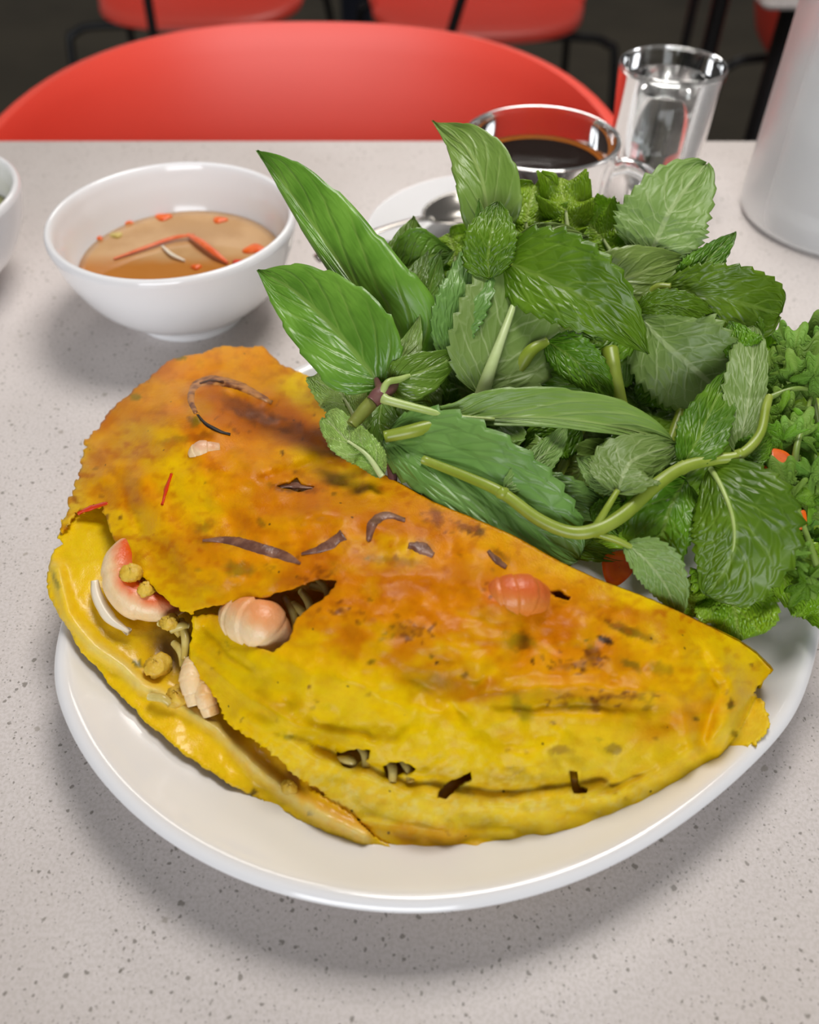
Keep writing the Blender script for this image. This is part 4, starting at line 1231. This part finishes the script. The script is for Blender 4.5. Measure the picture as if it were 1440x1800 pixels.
# --- Thai basil, front left
g = herb('basil_sprig', 'Thai basil sprig with purple stem beside the far left of the crepe', 'herb', 660, 700)
stalk(g, [(618, 748, .012), (640, 722, .014), (662, 698, .016)], [11, 13, 13], M_basil_green_stem, lift=.006)
stalk(g, [(654, 707, .0165), (664, 697, .017), (676, 688, .0165), (690, 676, .014), (699, 662, .008)], [12, 15, 15, 12, 11], M_basil_stem, lift=.006)
stalk(g, [(668, 690, .0165), (666, 680, .015), (662, 668, .010)], [8, 7, 5], M_basil_stem, 'petiole', lift=.007)
stalk(g, [(674, 700, .0175), (686, 705, .0175), (740, 719, .0155), (800, 733, .016), (870, 737, .016)], [10, 8, 7, 6, 3], LEAF_PET, 'petiole', lift=.0065)
stalk(g, [(672, 690, .018), (682, 672, .019), (702, 667, .0165), (720, 660, .0145)], [7, 6, 6, 4], LEAF_PET, 'petiole', lift=.0065)
stalk(g, [(682, 800, -.002), (690, 830, -.002), (688, 870, -.004)], [9, 9, 8], M_basil_stem, 'stem', lift=.004)
leaf(g, 'bt', [(692, 668, -.004), (700, 590, 0), (640, 525, .004), (560, 410, .004), (500, 325, .002), (453, 266, 0)], 26, 88, -.5, .35, .006, a=.62, bb=1.05)
leaf(g, 'bt', [(670, 678, .004), (640, 640, .006), (580, 570, .006), (515, 510, .004), (454, 474, 0)], 74, 84, .25, .5, .012, a=.6, bb=1.0)
leaf(g, 'bt', [(686, 672, 0), (700, 640, .004), (720, 600, .004), (736, 556, 0)], 18, 32, .3, .3, .012, under=True)
leaf(g, 'bt', [(684, 672, .004), (704, 666, .007), (760, 645, .006), (824, 616, 0)], 36, 44, .2, .15, .014)
leaf(g, 'bt', [(745, 720, .008), (800, 733, .008), (860, 735, .008), (960, 735, .008), (1080, 750, .004), (1186, 777, -.002)], 56, 16, .05, .6, .014, under=True, a=1.15, bb=.75)
leaf(g, 'bt', [(672, 700, 0), (668, 750, 0), (690, 790, -.004)], 38, 40, .2, .2, -.002)
leaf(g, 'bt', [(668, 690, -.006), (640, 670, -.006), (612, 690, -.008)], 40, 46, .2, .2, -.004)
leaf(g, 'bt', [(700, 690, 0), (730, 712, 0), (768, 735, -.004)], 34, 30, .2, .2, .0)
leaf(g, 'bt', [(700, 600, -.004), (708, 545, 0), (735, 495, 0)], 24, 26, .4, .2, .006, under=False)
leaf(g, 'bt', [(672, 660, -.006), (625, 590, -.004), (600, 510, -.004)], 46, 40, .3, .2, -.006)

g = herb('basil_sprig', 'Thai basil sprig with dark leaves behind the front left basil', 'herb', 735, 560, -.02)
stalk(g, [(700, 640), (730, 560), (745, 500)], 6, M_basil_stem, lift=-.02)
leaf(g, 'bt', [(722, 500, -.004), (722, 450, 0), (728, 380, 0)], 44, 46, .3, .2, -.012)
leaf(g, 'bt', [(735, 590, 0), (752, 520, 0), (775, 440, 0)], 34, 30, .3, .3, -.008)
leaf(g, 'bt', [(745, 560, 0), (735, 500, .002), (752, 440, 0)], 28, 18, .3, .3, -.004)
leaf(g, 'bt', [(730, 560, 0), (690, 490, .002), (672, 420, 0)], 32, 34, .3, .3, -.016)
leaf(g, 'bt', [(690, 600, 0), (650, 545, .002), (590, 490, 0)], 40, 34, .3, .3, -.012)

# --- basil at the top centre
g = herb('basil_sprig', 'Thai basil sprig standing up in front of the coffee cup', 'herb', 880, 440)
stalk(g, [(900, 520, -.004), (880, 450, 0), (868, 415, 0)], 7, M_basil_green_stem, lift=-.004)
leaf(g, 'bt', [(872, 425, 0), (858, 380, .004), (845, 310, .006), (815, 255, .004), (760, 211, -.002)], 46, 58, .35, .3, .006, under=True, a=.62, bb=1.05)
leaf(g, 'bt', [(866, 420, .002), (848, 400, .004), (842, 350, .004)], 14, 12, .2, .2, .012)
leaf(g, 'bt', [(896, 452, .004), (940, 425, .008), (985, 412, .008), (1036, 416, .002)], 26, 34, -.3, .4, .010, under=True)
leaf(g, 'bt', [(1052, 520, 0), (1080, 500, .004), (1140, 475, .006), (1212, 452, .002)], 56, 52, .15, .25, .002, under=True, a=.6)

# --- mint, centre (thick pale midrib leaf)
g = herb('mint_sprig', 'mint sprig with thick stem and a broad pale underside leaf at the heap centre', 'herb', 850, 690)
stalk(g, [(676, 768, .006), (735, 755, .008), (800, 735, .006), (860, 700, 0), (905, 660, 0), (932, 618, .004), (962, 600, .004)], [10, 12, 13, 12, 13, 12, 8], M_mint_stem, lift=.009)
leaf(g, 'mt', [(846, 694, .004), (866, 640, .007), (895, 560, .008), (920, 490, .006), (950, 415, -.004)], 88, 104, .25, -.35, .008, under=True, a=.5, bb=.6)
stalk(g, [(846, 698, .006), (860, 655, .0105), (880, 600, .012), (900, 545, .011), (918, 488, .008)], [13, 11, 8, 6, 3], mottled('mint_midrib', srgb(176, 196, 128), srgb(192, 208, 150), 100, 0.4), 'midrib', lift=.0068)
leaf(g, 'ms', [(790, 640, 0), (796, 570, .004), (822, 500, .006), (838, 425, 0)], 44, 46, .2, .45, .012, bb=.5)
leaf(g, 'mt', [(860, 490, .004), (858, 450, .008), (865, 405, .010), (875, 358, .006)], 44, 46, .25, .35, .015)
leaf(g, 'mt', [(962, 600, .004), (1000, 625, .008), (1040, 660, .006), (1078, 705, 0)], 42, 36, .25, .2, .009)
leaf(g, 'mt', [(1090, 700, 0), (1020, 680, .002), (930, 665, .002), (850, 672, 0)], 40, 34, .2, .2, .000)
leaf(g, 'mt', [(690, 800, 0), (790, 750, .002), (880, 745, 0)], 40, 36, .2, .2, -.010)

# --- mint, glossy dark leaves right of centre
g = herb('mint_sprig', 'mint sprig with glossy quilted leaf hanging right of the heap centre', 'herb', 900, 470)
stalk(g, [(1072, 615, .004), (1080, 660, .006), (1092, 712, .002)], [15, 13, 11], M_mint_stem, lift=.004)
stalk(g, [(880, 455, .006), (900, 462, .008)], 5, M_mint_stem, 'petiole', lift=.012)
leaf(g, 'mt', [(882, 458, .004), (940, 482, .010), (1010, 515, .013), (1075, 560, .011), (1138, 622, .002)], 84, 60, .18, .34, .013, a=.5, bb=.95)
leaf(g, 'mt', [(1120, 560, 0), (1060, 600, .002), (1000, 590, 0)], 44, 40, .2, .2, .004)
leaf(g, 'mt', [(1128, 560, .002), (1170, 605, .005), (1222, 650, .004), (1268, 690, -.004)], 82, 80, .1, .05, .0, under=True, a=.55, bb=.45)
leaf(g, 'mt', [(1120, 545, .002), (1160, 535, .006), (1210, 542, .006), (1258, 560, 0)], 26, 16, .6, .4, .012)

# --- mint, upper right
g = herb('mint_sprig', 'mint sprig with rounded leaves reaching out at the upper right of the heap', 'herb', 1160, 510)
stalk(g, [(1110, 560, -.004), (1150, 510, .004), (1180, 506, .006)], 8, M_mint_stem, lift=.002)
leaf(g, 'mt', [(1142, 452, 0), (1160, 410, .004), (1185, 360, .006), (1243, 287, -.002)], 76, 66, .15, .2, .002, under=True, a=.42, bb=.55)
leaf(g, 'mt', [(1160, 506, .002), (1220, 515, .006), (1300, 532, .006), (1371, 552, 0)], 56, 62, .1, .2, .004, a=.6, bb=.38)
leaf(g, 'mt', [(1195, 500, 0), (1230, 470, .004), (1292, 408, 0)], 28, 34, .3, .2, .004)
leaf(g, 'mt', [(1140, 500, -.002), (1110, 480, -.002), (1060, 470, -.004)], 40, 40, .2, .2, -.006)
leaf(g, 'mt', [(1195, 480, -.002), (1150, 440, -.002), (1090, 400, -.004)], 40, 40, .2, .2, -.012)
leaf(g, 'mt', [(1270, 540, -.004), (1310, 575, 0), (1330, 620, 0)], 30, 34, .2, .3, .002)

# --- mint, long front runner
g = herb('mint_sprig', 'long mint sprig whose bent green stem runs across the front of the heap', 'herb', 1045, 932)
S1 = [(744, 808, .006), (830, 842, .010), (885, 868, .012), (945, 912, .012), (1000, 935, .012), (1045, 932, .013), (1095, 905, .013), (1150, 855, .013), (1200, 822, .013), (1255, 808, .014), (1300, 800, .016), (1335, 765, .018), (1346, 720, .018), (1352, 698, .016)]
stalk(g, S1, [8, 9, 10, 11, 11, 12, 12, 12, 11, 10, 9, 8, 8, 7], M_mint_stem, lift=.006)
for (x, y, r) in ((883, 867, 12), (1046, 932, 14), (1200, 822, 13), (1300, 799, 10)):
    stalk(g, [(x - 9, y, .012 if x < 1290 else .0158), (x, y, .0125 if x < 1290 else .0162), (x + 9, y - 2, .012 if x < 1290 else .0162)], [r * .7, r, r * .7], M_mint_stem, 'node', lift=.006)
leaf(g, 'ms', [(676, 772, .002), (740, 800, .005), (850, 860, .007), (940, 930, .006), (1016, 985, .002)], 104, 66, .12, .3, .006, under=False, a=.42, bb=.5)
leaf(g, 'ms', [(886, 862, .006), (930, 868, .006), (1000, 880, .004), (1080, 905, 0)], 50, 52, .2, .2, .005)
leaf(g, 'mt', [(888, 858, .008), (930, 825, .008), (965, 790, .006), (998, 748, 0)], 24, 30, .3, .2, .009, under=True)
stalk(g, [(1048, 925, .012), (1066, 895, .014), (1086, 862, .014)], [7, 6, 5], M_mint_stem, 'petiole', lift=.007)
leaf(g, 'mt', [(1086, 866, .013), (1098, 830, .016), (1120, 805, .014), (1190, 782, .004)], 62, 58, -.35, .15, .007, under=True, a=.5, bb=.7)
leaf(g, 'mt', [(1090, 850, .010), (1060, 840, .008), (1018, 805, .002)], 26, 34, .2, .2, .006, under=True)
stalk(g, [(1050, 938, .012), (1085, 950, .012), (1110, 962, .011)], [7, 6, 5], M_mint_stem, 'petiole', lift=.006)
leaf(g, 'mt', [(1100, 955, .011), (1140, 990, .013), (1170, 1030, .010), (1190, 1078, .002)], 44, 30, .2, .4, .006, under=True, a=.6, bb=.75)
leaf(g, 'mt', [(1250, 822, .010), (1270, 860, .015), (1288, 910, .017), (1290, 960, .014), (1270, 1010, .009), (1240, 1044, .004)], 106, 66, -.22, -.25, .006, a=.55, bb=.62, quilt=.0004)
stalk(g, [(1250, 824, .0100), (1270, 860, .0150), (1288, 910, .0170), (1290, 960, .0140), (1275, 1000, .0092)], [5, 4, 3.2, 2.4, 1], LEAF_PET, 'midrib', lift=.0058)
leaf(g, 'mt', [(1205, 845, .006), (1180, 890, .010), (1165, 950, .008), (1180, 1015, 0)], 60, 72, .1, .2, .002)
leaf(g, 'mt', [(1200, 818, .010), (1225, 775, .014), (1250, 720, .012), (1286, 647, .002)], 38, 44, .3, .3, .008, a=.6)
leaf(g, 'mt', [(1296, 798, .008), (1310, 740, .012), (1322, 660, .012), (1325, 572, .004)], 42, 26, .35, .5, .006, under=True, a=.7, bb=.5)
leaf(g, 'mt', [(1325, 640, 0), (1300, 610, .006), (1283, 565, .004)], 26, 34, .2, .2, .006)
leaf(g, 'mt', [(1296, 802, .006), (1325, 795, .010), (1356, 768, .004)], 28, 26, .4, .3, .007)
leaf(g, 'mt', [(1040, 940, .004), (1000, 955, .002), (1100, 985, 0)], 26, 24, .2, .2, .000)
leaf(g, 'mt', [(1046, 922, .006), (1075, 905, .006), (1130, 900, 0)], 34, 36, .2, .2, .003)

# --- buried sprigs that fill the heap
fill_poly = [(560, 640), (640, 470), (700, 420), (830, 430), (1050, 430), (1190, 500), (1260, 560), (1275, 700), (1260, 940), (1180, 990), (1060, 950), (900, 890), (760, 840), (650, 760)]
fill = [('buried mint sprig in the dark left of the heap behind the purple stem', 640, 800, 470, 780), ('buried mint sprig in the shadow under the long basil leaf', 800, 1000, 560, 900),
        ('buried mint sprig under the glossy leaf right of centre', 950, 1130, 470, 900), ('buried mint sprig behind the upright leaves at the right of the heap', 1090, 1270, 500, 980)]
for fi, (lb, x0, x1, y0, y1) in enumerate(fill):
    g = herb('mint_sprig', lb, 'herb', (x0 + x1) / 2, (y0 + y1) / 2, -.02)
    stalk(g, [(x0 + 20, y1 - 40), ((x0 + x1) / 2, (y0 + y1) / 2 + 30), (x1 - 20, y0 + 60)], 8, M_mint_stem, lift=-.014)
    k = 0
    tries = 0
    while k < 15 and tries < 400:
        tries += 1
        x, y = rng.uniform(x0, x1), rng.uniform(y0, y1)
        if sdf_poly(np.array([[x, y]]), fill_poly)[0] > -15:
            continue
        a = rng.uniform(0, 2 * math.pi)
        L = rng.uniform(70, 130)
        dx, dy = math.cos(a) * L, math.sin(a) * L
        e = np.array([[x + dx, y + dy]])
        if sdf_poly(e, fill_poly)[0] > 0:
            continue
        lf = -.006 - .026 * (k / 15.0)
        leaf(g, 'mt' if rng.rand() < .75 else 'bt', [(x, y, -.004), (x + dx * .5 + rng.uniform(-12, 12), y + dy * .5 + rng.uniform(-12, 12), .003), (x + dx, y + dy, -.003)], rng.uniform(34, 54), rng.uniform(34, 54),
             rng.uniform(-.2, .5), rng.uniform(-.2, .5), lf, under=rng.rand() < .3)
        k += 1

# --- lettuce
def lettuce(label, pts, wl, wr, lift=0.0, pale=False, ruf=0.006, freq=4.5, sl=.2, sr=.2, a=.5, bb=.3, ribw=6):
    x, y = pts[0][:2]
    g = herb('lettuce_leaf', label, 'lettuce', x, y, lift)
    leaf(g, 'lp' if pale else 'lt', pts, wl, wr, sl, sr, lift, teeth=20, ruffle=ruf, rfreq=freq, a=a, bb=bb, tooth=.07, quilt=.0002, name='blade')
    if ribw:
        m = len(pts) - 1
        stalk(g, [(p[0], p[1], (p[2] if len(p) > 2 else 0) + .0008) for p in pts[:m]], np.linspace(ribw, ribw * .35, m), M_rib, 'rib', lift=lift)
    return g


lettuce('pale lettuce leaf poking out between the crepe and the purple basil stem', [(672, 838, .002), (645, 800, .006), (612, 775, .006), (572, 735, .002)], 30, 36, .010, True, .002, 2.5)
lettuce('pale green lettuce leaf at the far left end of the crepe', [(640, 760, 0), (605, 700, .003), (572, 645, 0)], 44, 40, .0, True, .003, 2.5)
lettuce('bright frilly lettuce leaf behind the heap in front of the coffee cup', [(930, 440, 0), (925, 390, .004), (940, 325, 0)], 62, 60, -.012, False, .006, 3.5)
lettuce('curled lettuce leaf beside the cup handle at the back of the heap', [(1000, 430, 0), (995, 370, .004), (985, 312, 0)], 40, 46, -.008, False, .007, 3.0)
lettuce('dark lettuce leaf under the round mint leaf at the back of the heap', [(1090, 470, 0), (1060, 420, .002), (1020, 380, 0)], 60, 56, -.018, False, .005, 4)
lettuce('lettuce leaf behind the dark basil at the left of the heap', [(800, 500, 0), (800, 450, .002), (790, 410, 0)], 60, 50, -.024, False, .005, 4)
lettuce('frilly bright lettuce leaf on the plate below the big glossy mint leaf', [(1265, 985, 0), (1275, 1020, .004), (1290, 1065, .004), (1300, 1128, 0)], 66, 56, .003, False, .0055, 2.4, bb=.4)
lettuce('lettuce leaf lying at the right border on the plate', [(1350, 940, 0), (1380, 985, .003), (1440, 1040, .002), (1475, 1075, 0)], 60, 56, -.002, False, .005, 2.6)
lettuce('small lettuce frill between the hanging mint leaf and the crepe', [(1190, 1010, 0), (1205, 1045, .002), (1222, 1085, 0)], 30, 34, .002, False, .003, 3)
lettuce('pale lettuce rib leaf behind the cilantro at the right border', [(1330, 700, 0), (1375, 660, .002), (1440, 620, 0)], 30, 50, -.016, True, .004, 3)
lettuce('dark lettuce frill standing at the back behind the cilantro', [(1350, 690, -.002), (1370, 640, .002), (1390, 596, 0)], 44, 50, -.022, False, .006, 3.5)
lettuce('flat lettuce leaf buried under the middle of the heap', [(760, 850, 0), (900, 780, .002), (1050, 640, .002), (1100, 540, 0)], 170, 190, -.038, False, .004, 4, ribw=8)
lettuce('flat lettuce leaf buried under the left of the heap', [(640, 780, 0), (690, 650, .002), (740, 520, .002), (760, 440, 0)], 90, 120, -.036, False, .004, 4, ribw=8)
lettuce('flat lettuce leaf buried under the right of the heap', [(1000, 950, 0), (1130, 860, .002), (1220, 720, .002), (1250, 600, 0)], 130, 90, -.036, False, .004, 4, ribw=8)
lettuce('flat lettuce leaf buried at the top of the heap', [(860, 560, 0), (960, 500, .002), (1080, 470, .002), (1180, 480, 0)], 90, 90, -.034, False, .004, 4, ribw=8)
lettuce('flat lettuce leaf buried under the cilantro at the right border', [(1330, 980, 0), (1390, 880, .002), (1430, 760, .002), (1450, 640, 0)], 90, 110, -.030, False, .004, 4, ribw=0)
g = herb('lettuce_stub', 'pale lettuce stalk piece tucked between heap and crepe', 'lettuce', 850, 910)
stalk(g, [(832, 905, 0), (848, 912, .002), (868, 925, 0)], [16, 17, 10], M_rib, lift=.002)
stalk(g, [(742, 880, 0), (755, 858, .001), (768, 845, 0)], [6, 7, 5], M_rib, 'sliver', lift=.002)
leaf(g, 'lp', [(740, 890, 0), (780, 878, .002), (830, 880, 0)], 26, 30, .2, .2, -.003, name='blade')

# --- cilantro
def fan(parent, x, y, ang, size, lift, tilt=0.2, seed=0.0, under=False):
    """Three-lobed toothed cilantro leaflet."""
    nt, nr = 61, 7
    c = pile(x, y, lift)
    Vw = CAM - c
    d = np.linalg.norm(Vw)
    Vw /= d
    R = np.cross(np.array([0, 0, 1.0]), Vw)
    R /= np.linalg.norm(R)
    U = np.cross(Vw, R)
    px = d / F
    a = math.radians(ang)
    A = R * math.cos(a) + U * math.sin(a)
    B = np.cross(Vw, A)
    th = np.linspace(-2.2, 2.2, nt)
    lob = 0.30 + 0.70 * np.abs(np.cos(th * 1.28)) ** 1.1
    tee = 1 + 0.20 * np.sign(np.sin(th * 9 + seed)) * np.abs(np.sin(th * 9 + seed)) ** 0.6
    rad = size * px * lob * tee * (1 - 0.1 * np.abs(th))
    V, UV = [], []
    for i in range(nt):
        for j in range(nr):
            r = rad[i] * (0.03 + 0.97 * j / (nr - 1))
            hgt = tilt * r * math.cos(th[i]) + 0.05 * size * px * math.sin(th[i] * 3 + seed) * (j / (nr - 1)) ** 2 - 0.25 * r * r / (size * px)
            V.append(c + A * r * math.cos(th[i]) + B * r * math.sin(th[i]) + Vw * hgt)
            UV.append((0.1 + 0.8 * j / (nr - 1), 0.5 + 0.5 * (th[i] / 2.2)))
    V = np.array(V)
    V[:, 2] = np.maximum(V[:, 2], 0.0128)
    m = LEAF['ct']
    return mesh('leaf', V, grid_faces(nt, nr), [m[1], m[0]] if under else list(m), parent, uv=np.array(UV), solid=(0.00025, -1))


def cilantro(label, stem, leaves, lift, r=6):
    g = herb('cilantro_sprig', label, 'herb', stem[0][0], stem[0][1], lift)
    stalk(g, stem, np.linspace(r, r * .5, len(stem)), M_cilantro_stem, lift=lift)
    for i, (x, y, a, s, l) in enumerate(leaves):
        ca, sa = math.cos(math.radians(a)), math.sin(math.radians(a))
        for k, (o, da, q) in enumerate(((.42, 0, .86), (.10, 66, .70), (.10, -66, .70))):
            fan(g, x + o * s * ca, y - o * s * sa, a + da + rng.uniform(-15, 15), s * q, lift + l + rng.uniform(-.001, .003), rng.uniform(-.5, .5), seed=i * 1.7 + k, under=rng.rand() < .3)
    return g


cilantro('cilantro sprig whose thin stem bends from the mint runner to the right border', [(1345, 716, .004), (1352, 700, .006), (1400, 683, .007), (1440, 688, .004)],
         [(1405, 680, 70, 70, .004), (1425, 665, 40, 60, .008), (1400, 640, 100, 50, .0), (1370, 660, 140, 40, -.004), (1440, 640, 80, 60, .002)], .004)
cilantro('cilantro sprig with a long upright stem at the lower right of the heap', [(1450, 1040, .004), (1425, 960, .007), (1400, 890, .008), (1390, 860, .006)],
         [(1398, 880, 120, 62, .006), (1410, 900, 60, 50, .004), (1385, 850, 200, 50, .004), (1400, 950, 230, 40, .002), (1425, 1010, 250, 44, .006), (1405, 985, 160, 44, .008)], .002)
cilantro('cilantro sprig with broad leaves in the middle of the right border', [(1395, 830, .004), (1402, 780, .008), (1415, 740, .008), (1425, 700, .004)],
         [(1395, 720, 200, 56, .004), (1400, 770, 20, 62, .006), (1400, 780, 170, 60, .006), (1420, 830, -20, 66, .008), (1400, 835, 210, 50, .004), (1370, 720, 250, 66, .0)], .004)
cilantro('cilantro sprig hidden behind the glossy mint leaf, near the carrot pieces', [(1330, 860, 0), (1360, 830, .002), (1400, 800, .002)],
         [(1320, 850, 230, 60, .0), (1345, 870, 280, 64, .002), (1375, 900, 300, 60, .002), (1350, 905, 250, 50, .0), (1390, 940, 280, 60, .0), (1330, 830, 150, 40, .0), (1430, 880, 0, 70, .002), (1430, 950, 300, 60, .0), (1390, 860, 20, 60, -.003)], -.002)
cilantro('cilantro sprig at the top right corner of the heap', [(1440, 760, 0), (1430, 700, .002), (1420, 640, .002)],
         [(1420, 630, 90, 56, .002), (1440, 610, 60, 50, .002), (1390, 620, 120, 40, -.004), (1370, 690, 200, 50, -.004), (1350, 760, 260, 60, -.008), (1380, 790, 240, 70, -.008)], -.006)


def chunk(name, pix, thick, m, label, lift, cat='carrot'):
    P = catmull(np.array(pix, float), 28, closed=True)
    c0 = P.mean(0)
    rows = []
    for s, l in ((0.02, 0.0), (0.6, 0.0), (0.93, 0.0), (1.0, -thick * 0.3), (1.0, -thick * 0.8), (0.9, -thick), (0.02, -thick)):
        Q = c0 + (P - c0) * s
        rows.append(pile(Q[:, 0], Q[:, 1], lift + l))
    V = np.array(rows)
    return put(mesh(name, V.reshape(-1, 3), grid_faces(7, 28, wrap_v=True), m, smooth=True), label, cat)


chunk('carrot_slice', [(1062, 975), (1105, 968), (1118, 985), (1110, 1010), (1080, 1032), (1062, 1015)], .003, M_carrot, 'orange carrot slice showing under the front of the mint heap beside the crepe', .001)
chunk('carrot_slice', [(1160, 985), (1195, 990), (1200, 1008), (1180, 1022), (1158, 1010)], .003, M_carrot_pale, 'pale orange carrot slice behind the hanging mint leaf', -.001)
chunk('carrot_slice', [(1352, 790), (1378, 792), (1392, 806), (1380, 824), (1362, 818)], .003, M_carrot, 'bright carrot slice amid the cilantro, the largest there', .012)
chunk('carrot_slice', [(1324, 822), (1345, 818), (1352, 832), (1330, 838)], .003, M_carrot, 'small carrot piece left of the bright slice amid the cilantro', .008)
chunk('carrot_slice', [(1402, 902), (1416, 898), (1418, 925), (1404, 930)], .003, M_carrot, 'narrow carrot piece beside the long cilantro stem', .010)
chunk('carrot_slice', [(1366, 888), (1385, 890), (1388, 905), (1370, 904)], .003, M_carrot, 'small carrot bit in the shade between glossy mint leaf and cilantro', .006)
chunk('chili_slice', [(728, 612), (745, 600), (752, 612), (736, 622)], .003, M_chili, 'red chili slice deep in the heap beside the small basil leaf', .004, 'chili')
